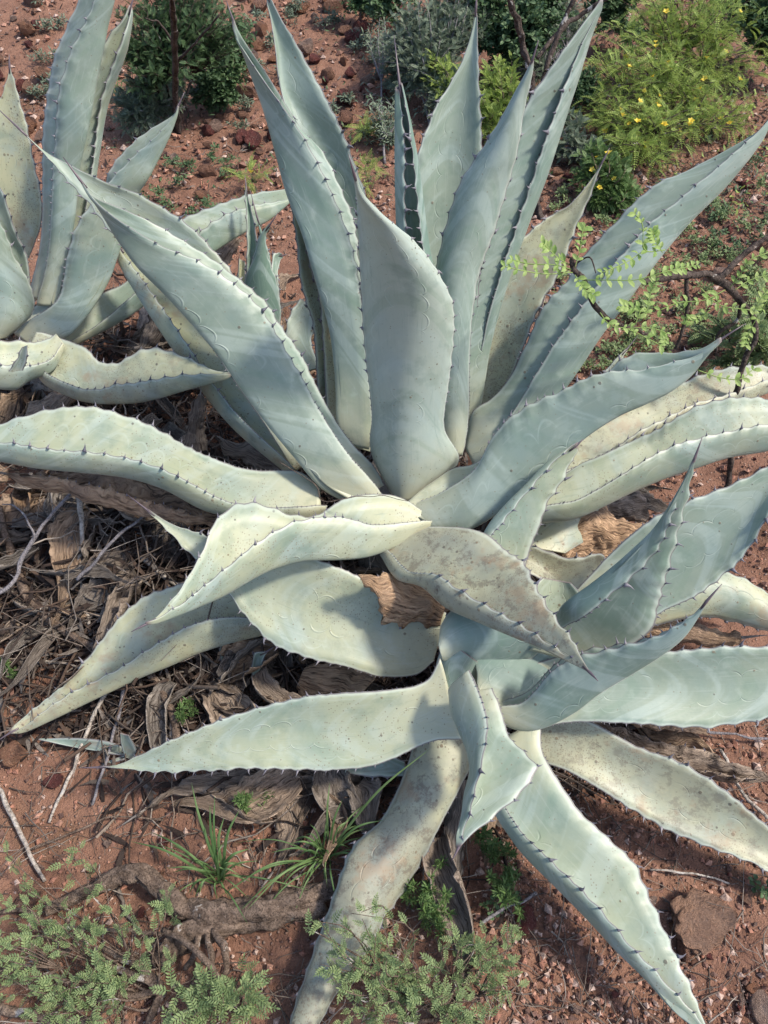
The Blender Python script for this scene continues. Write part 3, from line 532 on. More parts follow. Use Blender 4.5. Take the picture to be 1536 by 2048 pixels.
leaf(A2, [(1290,1225,1290,1275),(1340,1230,1340,1285),(1380,1245,1385,1290),(1430,1260,1440,1300)], (1536,1270), 1.72, 1.75, cup=.03, dead=True, ripple=.012, hue=.9, teeth=.4, NV=60, NU=16)
stem(A2, (.24, .86), .085, .27)

# ================================================================ the agave at the left
A3 = thing('agave', (-.97, 1.78, gz(-.97, 1.78)), 'pale agave at the left edge with one long upright leaf reaching the top', 'agave', 'agaves growing on the red slope')
leaf(A3, [(60,600,70,607,115,610),(78,510,97,515,135,520),(85,425,105,425,150,440),(88,350,105,350,159,345),(90,260,110,270,173,275),(93,210,116,225,185,220),(98,165,127,165,194,165),(110,110,150,95,207,100),(130,70,168,52,215,55),(165,0,185,0,229,0),(190,-50,205,-50,235,-50)], (240,-140), 2.0, 1.64, e=(.06,-.02), age=.15)
leaf(A3, [(130,510,155,510,150,512),(150,400,178,400,184,402),(160,310,188,310,197,310),(175,215,200,215,215,212),(200,110,236,115,248,118),(215,70,250,72,258,75),(245,40,260,30,265,32)], (271,-15), 2.08, 1.80, e=(-.02,-.03), age=.4)
leaf(A3, [(25,650,25,665,60,690),(66,612,90,628,130,677),(112,590,118,598,181,623),(128,558,127,555,217,565),(136,505,135,507,237,510),(158,450,157,451,256,452),(197,396,197,398,274,395),(228,332,235,345,297,358),(265,296,275,300,322,310),(308,260,312,268,342,268),(346,230,348,233,355,232)], (369,184), 2.0, 1.76, e=(.05,-.01), age=.3)
leaf(A3, [(10,530,60,520),(-20,450,79,460),(-42,380,81,400),(-45,320,67,325),(-32,262,56,265),(-6,205,43,215),(8,172,31,170),(16,148,24,147)], (18,108), 2.12, 1.90, cup=-.02, age=1.0)
leaf(A3, [(45,610,64,600),(10,510,52,510),(-20,440,30,460),(-40,370,5,385)], (-60,280), 1.98, 1.85, cup=-.02, age=.2)
leaf(A3, [(-50,690,15,676),(-60,645,62,622),(-70,590,59,570),(-80,540,31,520),(-80,480,8,465),(-80,420,-20,420)], (-60,330), 1.94, 1.76, cup=.04, age=.2)
leaf(A3, [(140,640,137,680,128,696),(205,590,203,643,190,668),(252,560,258,604,264,628),(310,490,340,530,350,560),(360,445,400,465,425,505),(430,408,460,432,490,465),(500,389,525,410,535,442),(560,384,570,396,575,408)], (630,372), 2.06, 2.16, e=(.0,-.04), age=.25, green=.35)  # low age darkens this leaf, putting the shade on it into its colour
leaf(A3, [(75,668,60,690,60,700),(115,675,88,745,86,757),(168,692,150,778,148,790),(200,726,195,781,193,804),(240,730,230,768,235,806),(285,705,275,762,280,802),(330,701,320,759,330,791),(380,715,370,756,375,779),(425,736,420,752,425,767),(455,744,455,748,456,757)], (476,747), 1.94, 1.76, e=(.02,-.05), age=.7, grime=.3)
leaf(A3, [(112,668,125,685,130,690),(98,676,104,722,108,736),(60,682,62,738,60,760),(20,680,20,735,28,778),(-30,690,-30,735,-30,770),(-80,715,-80,735,-80,750)], (-130,740), 1.92, 1.80, e=(.01,-.05), age=.6)
leaf(A3, [(15,738,48,745),(32,715,55,725),(42,690,57,695)], (54,658), 1.76, 1.70, cup=-.01, age=.4, spine=False, teeth=.8)
leaf(A3, [(200,720,150,800),(120,780,80,860),(60,800,30,880)], (10,900), 2.0, 2.1, cup=.03, dead=True, ripple=.012, hue=.4, teeth=.4, NV=60, NU=14, spine=False)
leaf(A3, [(310,690,270,700),(330,660,290,655),(320,630,300,628)], (350,610), 2.1, 2.05, cup=.02, dead=True, ripple=.012, hue=.1, teeth=.4, NV=50, NU=14)
leaf(A3, [(440,560,400,560),(465,510,420,500),(485,480,455,470)], (520,450), 2.25, 2.3, cup=.02, dead=True, ripple=.010, hue=.3, teeth=.3, NV=50, NU=14, spine=False)
stem(A3, (-.98, 1.80), .09, .42)

# ================================================================ young agaves between the big ones
A4 = thing('agave', tuple(G(522, 700)), 'young dark green agave with a pointed heart standing between the two largest agaves', 'young agave', 'young agaves')
leaf(A4, [(505,680,545,680),(492,640,560,640),(486,600,559,600),(486,570,555,572),(492,545,545,545),(506,515,535,515),(514,490,532,490),(522,470,531,470)], (556,425), 2.12, 1.98, cup=.025, age=.0, green=.6)
leaf(A4, [(500,640,530,640),(493,560,520,560),(494,480,516,500),(493,430,508,440),(491,395,498,400)], (490,350), 2.16, 2.02, cup=-.02, age=.0, green=.6)
leaf(A4, [(520,640,560,640),(530,560,548,560),(532,520,541,522),(522,480,530,478)], (500,380), 2.16, 2.04, cup=.02, age=.0, green=.6)
leaf(A4, [(475,620,495,625),(475,560,492,565),(478,520,490,520)], (482,480), 2.2, 2.14, cup=-.02, age=.8, spine=False)
leaf(A4, [(545,640,560,600),(545,530,555,545),(555,510,560,518)], (575,508), 2.12, 2.12, cup=-.01, age=0, green=.6)
A5 = thing('agave', tuple(G(258, 1505)), 'tiny green agave sprout on bare soil, one narrow blade pointing left', 'young agave', 'young agaves')
leaf(A5, [(255,1502,262,1512),(235,1490,240,1505),(200,1482,195,1500),(140,1476,135,1492),(80,1475,78,1482)], (30,1475), 1.72, 1.72, cup=-.004, age=0, teeth=0, spine=False)
leaf(A5, [(250,1515,278,1515),(243,1490,270,1492),(240,1465,258,1470)], (244,1445), 1.71, 1.62, cup=-.008, age=0, teeth=0, spine=False)
leaf(A5, [(262,1515,278,1510),(268,1490,277,1490)], (270,1470), 1.72, 1.66, cup=-.006, age=0, teeth=0, spine=False)
leaf(A5, [(250,1508,252,1520),(215,1520,218,1532),(190,1535,195,1542)], (168,1562), 1.71, 1.71, cup=-.004, age=0, teeth=0, spine=False)
leaf(A5, [(255,1505,258,1515),(215,1500,215,1510)], (172,1512), 1.71, 1.70, cup=-.003, age=0, teeth=0, spine=False)
A6 = thing('agave', tuple(G(475, 1370)), 'young agave almost buried in dead leaves, its thin leaf showing below the broad speckled leaf', 'young agave', 'young agaves')
leaf(A6, [(462,1400,495,1400),(452,1350,480,1345),(440,1310,462,1305)], (435,1270), 1.84, 1.76, cup=-.01, age=.3)
leaf(A6, [(520,1400,560,1395),(505,1350,530,1355),(510,1310,525,1320)], (552,1290), 1.82, 1.72, cup=-.012, age=.1)
leaf(A6, [(420,1375,460,1385),(410,1350,430,1362)], (395,1335), 1.86, 1.84, cup=-.01, age=.2, spine=False)
A7 = thing('agave', tuple(G(770, 1530)), 'young dark agave leaf cluster poking out below the long pale lower-left leaf', 'young agave', 'young agaves')
leaf(A7, [(700,1500,690,1545),(760,1505,760,1552),(810,1520,815,1556)], (884,1560), 1.62, 1.58, cup=-.015, age=.1, spine=False)
leaf(A7, [(640,1500,650,1540),(760,1480,740,1530)], (840,1500), 1.68, 1.66, cup=-.015, age=.1, spine=False)
# ================================================================ stones
def rock_mesh(seed, flat=.7, cuts=11, sub=3):
    bm = bmesh.new(); bmesh.ops.create_icosphere(bm, subdivisions=sub, radius=1); r = random.Random(seed)
    planes = [(Vector((r.gauss(0, 1), r.gauss(0, 1), r.gauss(0, 1))).normalized(), r.uniform(.45, .8)) for _ in range(cuts)]
    sx, sy, sz = 1, r.uniform(.6, .95), flat*r.uniform(.7, 1)
    for v in bm.verts:
        p = v.co.copy()
        for n, c in planes:
            d = p.dot(n)
            if d > c: p -= n*(d-c)*.92
        p *= 1+.12*noise.noise(p*2.2+Vector((seed, 0, 0)))+.07*noise.noise(p*6+Vector((0, seed, 0)))+((.16*noise.noise(p*3.1+Vector((3, 1, 7)))+.07*noise.noise(p*12)) if sub > 3 else 0)
        v.co = Vector((p.x*sx, p.y*sy, p.z*sz))
    me = bpy.data.meshes.new('stone'); bm.to_mesh(me); bm.free()
    me.polygons.foreach_set('use_smooth', [sub > 2]*len(me.polygons)); me.materials.append(M_ROCK[seed % len(M_ROCK)])
    return me
ROCKS = [rock_mesh(i, .75, 10+i % 5, 2) for i in range(16)]
def stone(px, py, wpx, label, group=None, mesh=None, mat=None, rz=None, stretch=1.0, sink=.35, name='stone'):
    p = G(px, py); D = (p-Vector((0, 0, CAMH))).dot(Vector((0, CP, -SP))); s = wpx*D/FP/2*1.15
    me = mesh or rnd.choice(ROCKS)
    o = ob(name, me, loc=(p.x, p.y, p.z+.004+s*.5*(1-sink*1.3))); o.scale = (s, s*stretch, s)
    o.rotation_euler = (rnd.uniform(-.25, .25), rnd.uniform(-.25, .25), rnd.uniform(0, 6.28) if rz is None else rz)
    return tag(o, label, 'stone', group)
B1 = rock_mesh(41, .5, 13, 4); B1.materials[0] = mat_rock('large_stone', (.58, .36, .26), (.60, .38, .28), (.48, .28, .20))
stone(1408, 1850, 108, 'largest rock in view, flat rough brown block on the bare soil at the lower right', mesh=B1, rz=1.9, stretch=1.55)
Bs = [rock_mesh(50+i, .65, 12, 3) for i in range(8)]
for i, (x, y, w_, mi, lb) in enumerate([
    (32, 1517, 66, 0, 'bright orange angular rock beside the tip of the long leaf at the left edge'),
    (1046, 1838, 58, 3, 'dark red pitted rock just above the feathery shrub at the bottom'),
    (1362, 1903, 56, 1, 'reddish brown stone touching the lower left side of the largest rock'),
    (1343, 1858, 26, 0, 'small orange stone between the long leaf and the largest rock'),
    (1506, 2022, 62, 2, 'pale pink stone in the lower right corner'),
    (1495, 1985, 30, 0, 'orange stone just above the pale pink corner stone'),
    (1240, 1880, 62, 3, 'maroon stone half buried beside the dark edge of the long leaf'),
    (116, 1572, 46, 3, 'maroon stone under the thin sprout near the left edge'),
    (224, 1694, 22, 2, 'pale tan stone, brightest pebble beside the grass tufts'),
    (70, 1795, 66, 1, 'brown stone behind the feathery shrub at the lower left'),
    (432, 264, 40, 2, 'pale pinkish rock on open soil behind the left agave'),
    (405, 400, 34, 0, 'orange rock just above the horizontal leaf between the agaves'),
    (348, 325, 30, 2, 'pale flat rock on the soil right of the left agave'),
    (516, 97, 44, 0, 'orange brown rock left of the tall leaf at the top'),
    (688, 68, 40, 1, 'brown rock at the top between the tall leaves'),
    (1115, 353, 30, 0, 'orange rock right of the dark branch behind the tall leaves'),
    (1135, 362, 30, 3, 'dark red rock touching the orange one by the dark branch'),
    (1500, 850, 70, 1, 'brown rock at the right edge behind the arching thorny branch')]):
    m_ = Bs[i % 8].copy(); m_.materials[0] = M_ROCK[mi]
    stone(x, y, w_, lb, mesh=m_, stretch=rnd.uniform(.75, 1))
areas = [((0, 95, 0, 330), 28, (14, 46), 'on the slope at the top left corner', 'stones at the top left corner'),
         ((480, 800, -20, 300), 96, (15, 54), 'scattered on the slope behind the tall central leaves', 'stones behind the tall central leaves'),
         ((380, 600, 230, 440), 34, (10, 36), 'on the slope between the left and central agaves', 'stones between the left and central agaves'),
         ((1040, 1536, 380, 760), 56, (12, 42), 'on the ground under the leafy branch at the right', 'stones under the leafy branch'),
         ((1190, 1536, 900, 1130), 16, (9, 24), 'behind the upright leaves at the right', 'stones behind the lower right agave'),
         ((1090, 1536, 1600, 2048), 42, (8, 30), 'on the bare soil at the lower right', 'stones at the lower right'),
         ((0, 520, 1480, 1860), 34, (7, 26), 'on the dark soil at the lower left', 'stones at the lower left')]
CN = {'orange_stone': 'orange', 'brown_stone': 'brown', 'pink_stone': 'pale pinkish', 'maroon_stone': 'dark maroon'}
for (x0, x1, y0, y1), n, (s0, s1), lb, gr in areas:
    for _ in range(n):
        me = rnd.choice(ROCKS); w_ = s0+(s1-s0)*rnd.random()**1.8; sz = 'pebble-sized' if w_ < s0+.22*(s1-s0) else 'small' if w_ < s0+.6*(s1-s0) else 'fist-sized'
        stone(rnd.uniform(x0, x1), rnd.uniform(y0, y1), w_, '%s %s stone %s' % (sz, CN[me.materials[0].name], lb), gr, mesh=me, stretch=rnd.uniform(.7, 1.1), sink=rnd.uniform(0, .5))

# vectorised scatter of small pieces -------------------------------------------------
R_ = np.random.RandomState(11)
def scatter_pts(n, x0, x1, y0, y1):
    """ground points under a part of the view, denser with distance as in the view"""
    px = R_.uniform(x0, x1, n); py = R_.uniform(y0, y1, n); a = (px-768)/FP; b = (1024-py)/FP
    dy = CP+b*SP; dz = -SP+b*CP; D = np.full(n, 2.0)
    for _ in range(30):
        z = gzn(D*a, D*dy); D = D+(CAMH+D*dz-z)/(-dz+.14*dy)*.8
    return D*a, D*dy, D
def pieces(name, mat, X, Y, Z, S, kind='pebble', tilt=.4, aspect=(1, 1, 1)):
    n = len(X)
    if kind == 'pebble':
        T = np.array([(1, 0, 0), (0, 1, 0), (-1, 0, 0), (0, -1, 0), (0, 0, 1), (0, 0, -1)], float); Fc = np.array([(0, 1, 4), (1, 2, 4), (2, 3, 4), (3, 0, 4), (1, 0, 5), (2, 1, 5), (3, 2, 5), (0, 3, 5)])
        V = T[None]*R_.uniform(.6, 1.25, (n, 6, 1))*np.array([1, .8, .65])
        V = V+R_.uniform(-.18, .18, V.shape)
    else:  # curled chip, 5x2
        k = 5; t = np.linspace(-1, 1, k); wv = np.array([.25, .8, 1, .7, .1]); cr = R_.uniform(-.9, .9, (n, 1)); tw = R_.uniform(-.8, .8, (n, 1))
        V = np.zeros((n, k*2, 3)); 
        for s_, o_ in ((-1, 0), (1, 1)):
            hw = wv*s_*.22; V[:, o_::2, 0] = t; V[:, o_::2, 1] = hw*np.cos(tw*t)+.12*np.sin(t*2+cr*3); V[:, o_::2, 2] = cr*(t**2)*.5+hw*np.sin(tw*t)+abs(hw)*.35
        Fc = np.array([(2*i, 2*i+1, 2*i+3, 2*i+2) for i in range(k-1)])
    V = V*S[:, None, None]*np.array(aspect)
    al = R_.uniform(0, 2*np.pi, n); ti = R_.normal(0, tilt, n); ca, sa, ct, st = np.cos(al), np.sin(al), np.cos(ti), np.sin(ti)
    x, y, z = V[..., 0], V[..., 1], V[..., 2]
    x, z = x*ct[:, None]-z*st[:, None], x*st[:, None]+z*ct[:, None]
    x, y = x*ca[:, None]-y*sa[:, None], x*sa[:, None]+y*ca[:, None]
    V = np.stack([x+X[:, None], y+Y[:, None], z+Z[:, None]], -1); m = V.shape[1]
    Fc = (Fc[None]+np.arange(n)[:, None, None]*m).reshape(-1, Fc.shape[1])
    return tag(ob(name, mesh_np(name, V.reshape(-1, 3), Fc, mat, False)), kind='stuff')
def tubes(name, mat, X, Y, Z, Ln, Rd, tilt=.3, bend=.15, seg=5):
    n = len(X); k = 4; t = np.linspace(-.5, .5, seg)
    al = R_.uniform(0, 2*np.pi, n); ti = R_.normal(0, tilt, n); ca, sa, ct, st = np.cos(al), np.sin(al), np.cos(ti), np.sin(ti)
    d = np.stack([ca*ct, sa*ct, st], -1); s = np.stack([-sa, ca, 0*ca], -1); u = np.cross(d, s)
    w1 = np.cumsum(R_.normal(0, bend/seg, (n, seg)), 1); w2 = np.cumsum(R_.normal(0, bend/seg, (n, seg)), 1)
    P = np.stack([X, Y, Z], -1)[:, None]+Ln[:, None, None]*(d[:, None]*t[None, :, None]+s[:, None]*w1[..., None]+u[:, None]*w2[..., None])
    an = np.arange(k)*2*np.pi/k; tap = (1-.5*np.linspace(0, 1, seg)); jr = R_.uniform(.8, 1.2, (n, seg))
    rr = Rd[:, None]*tap[None]*jr
    V = P[:, :, None]+rr[..., None, None]*(s[:, None, None]*np.cos(an)[None, None, :, None]+u[:, None, None]*np.sin(an)[None, None, :, None])
    Fc = np.array([(i*k+j, i*k+(j+1) % k, (i+1)*k+(j+1) % k, (i+1)*k+j) for i in range(seg-1) for j in range(k)])
    Fc = (Fc[None]+np.arange(n)[:, None, None]*(seg*k)).reshape(-1, 4)
    return tag(ob(name, mesh_np(name, V.reshape(-1, 3), Fc, mat, True)), kind='stuff')
# fine gravel everywhere, denser on the stony slope
gx, gy, gd = [np.concatenate(a) for a in zip(scatter_pts(15000, -300, 1836, -150, 520), scatter_pts(7000, 950, 1900, 350, 1200), scatter_pts(6500, 950, 1800, 1450, 2300), scatter_pts(4200, -300, 900, 1350, 2300))]
s_ = .0025+.013*R_.rand(len(gx))**3.5*np.clip(gd/2.2, .5, 1.5)
pieces('gravel', M_GRAVEL, gx, gy, gzn(gx, gy)+s_*.3+.003, s_, 'pebble')
# dark organic crumbs and twigs over the slope
gx, gy, gd = scatter_pts(6500, -300, 1836, -150, 900); s_ = R_.uniform(.006, .022, len(gx)); pieces('leaf_litter', M_LITTER, gx, gy, gzn(gx, gy)+.008, s_, 'chip', .3)
gx, gy, gd = [np.concatenate(a) for a in zip(scatter_pts(1300, -300, 1836, -150, 900), scatter_pts(500, 1000, 1700, 1400, 2200), scatter_pts(900, -200, 1050, 1400, 2200))]
tubes('twig_scatter', M_STRAW, gx, gy, gzn(gx, gy)+.010, R_.uniform(.02, .14, len(gx)), R_.uniform(.0006, .0018, len(gx)), .12, .35)
gx, gy, gd = scatter_pts(4500, 1020, 1700, -150, 420); s_ = R_.uniform(.008, .03, len(gx)); pieces('leaf_litter', M_LITTER, gx, gy, gzn(gx, gy)+.010, s_, 'chip', .3, aspect=(1, .6, 1))
# the thick bed of dead leaves and sticks under and between the agaves
def bed(n, boxes, h):
    ps = [scatter_pts(int(n*f), *b) for f, b in boxes]; X, Y, D = [np.concatenate(a) for a in zip(*ps)]
    dist = np.minimum.reduce([np.hypot((X-cx)/rx, (Y-cy)/ry) for cx, cy, rx, ry in ((-.1, 1.4, .95, .6), (-.55, 1.15, .8, .55), (.25, .95, .5, .4), (-1.0, 1.9, .6, .5))])
    keep = R_.rand(len(X)) < np.clip(1.25-dist, .03, 1); X, Y, dist = X[keep], Y[keep], dist[keep]
    hh = np.clip(1.1-dist, 0, 1)*h*np.clip((Y-.78)/.35, .08, 1); return X, Y, gzn(X, Y)+.012+hh*R_.rand(len(X))**.7
boxes = [(.55, (-200, 780, 640, 1500)), (.2, (700, 1300, 900, 1600)), (.12, (-200, 700, 480, 900)), (.13, (200, 1050, 1350, 1850))]
X, Y, Z = bed(10000, boxes, .12); pieces('leaf_litter', M_LITTER, X, Y, Z, R_.uniform(.010, .055, len(X)), 'chip', .5, aspect=(1, .62, 1))
X, Y, Z = bed(2600, boxes, .13); tubes('stick_litter', M_LITTER, X, Y, Z, R_.uniform(.06, .30, len(X)), R_.uniform(.0015, .0055, len(X)), .22, .35, 6)
X, Y, Z = bed(650, boxes, .17); tubes('stick_litter', M_STRAW, X, Y, Z, R_.uniform(.05, .22, len(X)), R_.uniform(.0012, .0036, len(X)), .25, .4, 6)
X, Y, Z = bed(500, boxes, .18); tubes('straw_litter', M_STRAW, X, Y, Z+.02, R_.uniform(.10, .36, len(X)), R_.uniform(.0007, .0022, len(X)), .2, .12, 5)

# curled dead agave leaves lying in the bed, each one a thing of its own
def dry_mesh(seed, L=.22, wd=.05):
    r = random.Random(seed); NV, NU = 34, 8; V = []; UV = []; Fc = []
    curl = r.uniform(-1.4, 1.4); roll = r.uniform(.8, 2.4); tw = r.uniform(-1.5, 1.5)
    for i in range(NV):
        t = i/(NV-1); a = curl*t; c = Vector((math.sin(a)/max(.1, abs(curl))*L*(1 if curl else 1)*.98 if abs(curl) > .1 else t*L, .03*math.sin(t*5+seed), (1-math.cos(a))/max(.1, abs(curl))*L*(1 if curl > 0 else -1)*.6))
        ww = wd*(math.sin(math.pi*min(1, .22+t*.78))**.7)*(1-t*.35)
        for j in range(NU+1):
            u = (j/NU-.5)*(1+(.35*noise.noise(Vector((i*.45, seed, j)))+.15 if j in (0, NU) else 0)); an = u*roll*(1+.5*math.sin(t*6)); q = Vector((0, math.sin(an)/roll*2*ww*.5, (1-math.cos(an))/roll*ww))
            q.rotate(Matrix.Rotation(tw*t, 3, 'X')); p = c+q; nz = noise.noise(p*38+Vector((seed, 0, 0)))*.006+noise.noise(p*90)*.002
            V.append((p.x, p.y, p.z+nz+.02))
    for i in range(NV-1):
        for j in range(NU):
            a = i*(NU+1)+j; Fc.append((a, a+1, a+NU+2, a+NU+1)); UV += [(j/NU, i/NV*L), ((j+1)/NU, i/NV*L), ((j+1)/NU, (i+1)/NV*L), (j/NU, (i+1)/NV*L)]
    me = mesh_np('fallen_dead_leaf', V, Fc, M_DEAD, True, UV)
    bm = bmesh.new(); bm.from_mesh(me); r_ = bmesh.ops.solidify(bm, geom=bm.faces[:], thickness=.0025); bm.to_mesh(me); bm.free()
    me.polygons.foreach_set('use_smooth', [True]*len(me.polygons)); return me
DRY = [dry_mesh(i, rnd.uniform(.18, .34), rnd.uniform(.04, .10)) for i in range(14)]
DL = [(60, 1040, .12, 1.5, .9), (25, 1100, .10, 1.3, .5), (130, 1020, .12, .4, .1), (200, 1060, .10, 1.2, .1), (250, 1110, .1, .8, .2), (100, 1190, .05, 2.3, .5), (320, 1060, .12, 2.6, .1), (180, 1250, .05, -.6, .5),
      (300, 1180, .08, 1.1, .2), (420, 1290, .1, .3, .1), (480, 1280, .08, 3.0, .6), (560, 1300, .08, .5, .7), (600, 1330, .08, 1.0, .9), (520, 1350, .08, 2.4, .2), (450, 1380, .07, .6, .05), (370, 1380, .05, 1.2, .05),
      (330, 1440, .03, .7, .1), (600, 1560, .04, .3, .4), (700, 1590, .05, 2.2, .1), (500, 1580, .05, .2, .2), (360, 700, .1, .3, .1), (420, 780, .12, -.5, .1), (340, 860, .1, .9, .1), (250, 790, .1, .2, .2), (130, 810, .08, .1, .5), (60, 800, .08, 1.4, .6),
      (530, 880, .1, -.6, .05), (600, 650, .06, 1.2, .6), (590, 720, .08, .3, .8), (640, 760, .08, .6, .9), (700, 1170, .1, .2, .3), (1180, 1090, .1, .1, .9), (1260, 1040, .08, .3, .3), (1230, 1005, .06, -.2, .2), (1330, 1260, .06, .2, .9),
      (1400, 1470, .04, -.2, .8), (900, 1690, .04, 1.5, .2), (460, 540, .05, 1.2, .3), (240, 720, .06, .1, .1), (20, 960, .08, .2, .6), (10, 1290, .03, .4, .3), (880, 1560, .05, 1.3, .1), (560, 590, .04, 1.3, .4), (1120, 560, .03, .9, .2), (30, 840, .06, 1.2, .2)]
for (x0, x1, y0, y1, n_) in ((0, 460, 960, 1180, 22), (0, 200, 1190, 1290, 6), (380, 760, 1290, 1400, 10), (400, 740, 1590, 1660, 5), (230, 640, 640, 880, 14), (1020, 1330, 1000, 1100, 5)):
    DL += [(rnd.uniform(x0, x1), rnd.uniform(y0, y1), rnd.uniform(.02, .04) if y0 > 1150 else rnd.uniform(.05, .14), rnd.uniform(0, 6.28), rnd.choice((.02, .05, .1, .15, .3, .6))) for _ in range(n_)]
for i, (x, y, h, rz, hue) in enumerate(DL):
    o = ob('fallen_dead_leaf', DRY[i % 14], loc=G(x, y, h*.8)); o.rotation_euler = (rnd.uniform(-.4, .4), rnd.uniform(-.35, .35), rz); o['hue'] = hue; s = rnd.uniform(.7, 1.15); o.scale = (s, s*rnd.uniform(.6, 1), s)
    tone = 'grey' if hue < .15 else 'grey-brown' if hue < .45 else 'tan' if hue < .75 else 'orange-brown'
    zone = 'at the left edge of the litter' if x < 140 else 'in the litter under the leaf running left' if y > 950 and x < 460 else 'between the left and central agaves' if y < 950 and x < 700 else 'in the litter below the broad centre leaf' if x < 640 and y < 1500 else 'on the soil right of the central agave' if x > 1000 else 'below the long pale lower-left leaf'
    tag(o, '%s curled dead leaf lying %s' % (tone, zone), 'dead leaf', 'fallen dead leaves '+zone)

# ================================================================ sticks and branches
def branch(name, label, cat, paths, mat, group=None, k=8, jit=.25, thorns=0):
    """paths: lists of (px, py, height above ground or ('D', depth), radius_m); the first is the main stem, the others fork off it"""
    root = None
    for pi_, path in enumerate(paths):
        P = []
        for (x, y, h, r) in path:
            P.append(W(x, y, h[1]) if isinstance(h, tuple) else G(x, y, h))
        fat = max(p[3] for p in path) > .012; m = max(10, len(path)*(18 if fat else 7)); pts = vcat(P, m); rad = np.interp(np.linspace(0, 1, m), np.linspace(0, 1, len(path)), [p[3] for p in path])
        pts = [p+Vector((noise.noise(p*25), noise.noise(p*25+Vector((9, 0, 0))), noise.noise(p*25+Vector((0, 9, 0)))))*.006 for p in pts]
        if root is None: root = thing(name, pts[0], label, cat, group)
        b = Buf(); b.tube(pts, [q*(1+.25*noise.noise(p*18)) for q, p in zip(rad, pts)], k+8 if fat else k, 0 if fat else jit, .55 if fat else 0); b.build('stem' if pi_ == 0 else 'side_branch', mat, root, base=root.location)
        if thorns and pi_ == 0:
            for q in range(2, m-1, thorns):
                d = Vector((rnd.gauss(0, 1), rnd.gauss(0, 1), rnd.uniform(.2, 1))).normalized(); t = Buf(); t.tube([pts[q], pts[q]+d*.006, pts[q]+d*.02], [.0022, .0013, .0002], 5); t.build('thorn', mat, root, base=root.location)
    return root
branch('fallen_branch', 'thick crooked grey-brown fallen branch with flaking bark, bent like an elbow at the lower left', 'branch', [[(95, 1822, .03, .010), (200, 1778, .04, .014), (268, 1745, .06, .017), (320, 1775, .05, .018), (372, 1820, .04, .019), (455, 1828, .04, .022), (560, 1812, .04, .020), (670, 1780, .03, .018)]], M_BRANCH, k=14)
branch('fallen_branch', 'second thick fallen branch lying just below the elbow-shaped one, splitting into roots', 'branch', [[(330, 1930, .03, .016), (380, 1870, .04, .020), (470, 1850, .03, .018), (560, 1835, .03, .016), (650, 1810, .03, .014)], [(350, 1900, .04, .010), (250, 1960, .03, .008), (180, 2010, .02, .005)]], M_BRANCH, k=14)
for i, pth in enumerate([[(430, 1860, .05, .007), (450, 1900, .07, .007), (455, 1940, .05, .006), (430, 1985, .02, .006)], [(415, 1860, .05, .006), (425, 1910, .07, .006), (420, 1950, .05, .006), (390, 1970, .02, .006)], [(400, 1865, .05, .006), (395, 1910, .06, .006), (370, 1940, .03, .005)], [(330, 1860, .06, .006), (380, 1890, .09, .006), (425, 1940, .09, .006), (450, 1960, .05, .006)], [(200, 1925, .04, .006), (270, 1950, .05, .007), (330, 1980, .04, .008)], [(210, 1900, .05, .005), (280, 1935, .05, .006), (325, 1970, .04, .008)], [(330, 1985, .03, .009), (310, 2030, .03, .008), (290, 2070, .02, .006)], [(90, 1855, .06, .0035), (200, 1862, .06, .0035), (330, 1875, .06, .004)], [(0, 1830, .05, .004), (60, 1825, .05, .004), (130, 1885, .06, .004)], [(0, 1945, .04, .007), (80, 1925, .05, .006), (150, 1905, .05, .005)], [(200, 2000, .04, .006), (260, 1995, .04, .006), (325, 1985, .04, .007)], [(0, 2010, .03, .008), (90, 2040, .03, .008), (200, 2040, .03, .007)]]):
    branch('exposed_root', '%s root %s' % (('Curved brown', 'Straight brown')[i > 6].lower(), ['looping below the thick fallen branch, outermost', 'looping below the thick fallen branch, second loop', 'looping below the thick fallen branch, innermost', 'crossing over the loops below the thick branch', 'in the bundle running left from the loops, lower strand', 'in the bundle running left from the loops, upper strand', 'dropping to the bottom edge beside the feathery clump', 'lying level through the feathery shrub below the elbow branch', 'entering from the left edge above the feathery shrub', 'at the left edge in the middle of the feathery shrub', 'joining the bundle from the lower left', 'lowest at the left, near the bottom edge'][i]), 'root', [pth], M_BRANCH, 'tangled roots at the lower left', k=8)
branch('dry_stick', 'bleached white stick slanting down the left edge of the bare soil', 'stick', [[(-10, 1560, .02, .005), (30, 1638, .02, .005), (60, 1698, .02, .005), (88, 1765, .02, .004)]], M_PALE)
branch('dry_stick', 'long grey stick leaning from the agave sprout down to the stones at the left', 'stick', [[(235, 1365, .06, .005), (190, 1440, .04, .005), (150, 1540, .02, .004), (100, 1650, .01, .003)]], M_PALE)
branch('dry_stick', 'pale forked stick lying right of the sprout, pointing down to the left', 'stick', [[(260, 1350, .08, .005), (235, 1440, .04, .004), (185, 1610, .02, .003)]], M_GREYSTEM)
branch('thorny_twig', 'smooth violet-grey thorny twig crossing the litter at the left edge', 'twig', [[(-20, 1208, .17, .005), (23, 1170, .18, .005), (52, 1121, .2, .005), (91, 1050, .23, .0045), (146, 991, .25, .004), (177, 936, .27, .003)], [(75, 1085, .22, .003), (40, 1020, .24, .002), (5, 1010, .24, .001)]], M_GREYSTEM, thorns=4)
branch('dry_stick', 'brown dry stalk curving down to the long spotted leaf at the left', 'stick', [[(0, 1020, .12, .010), (25, 1110, .10, .011), (60, 1200, .07, .012), (130, 1265, .06, .010), (200, 1300, .05, .010)]], M_BRANCH)
branch('dry_stick', 'grey forked stick standing in the middle of the litter', 'stick', [[(155, 975, .16, .008), (170, 1060, .14, .006), (162, 1160, .08, .006), (188, 1280, .04, .004)]], M_PALE)
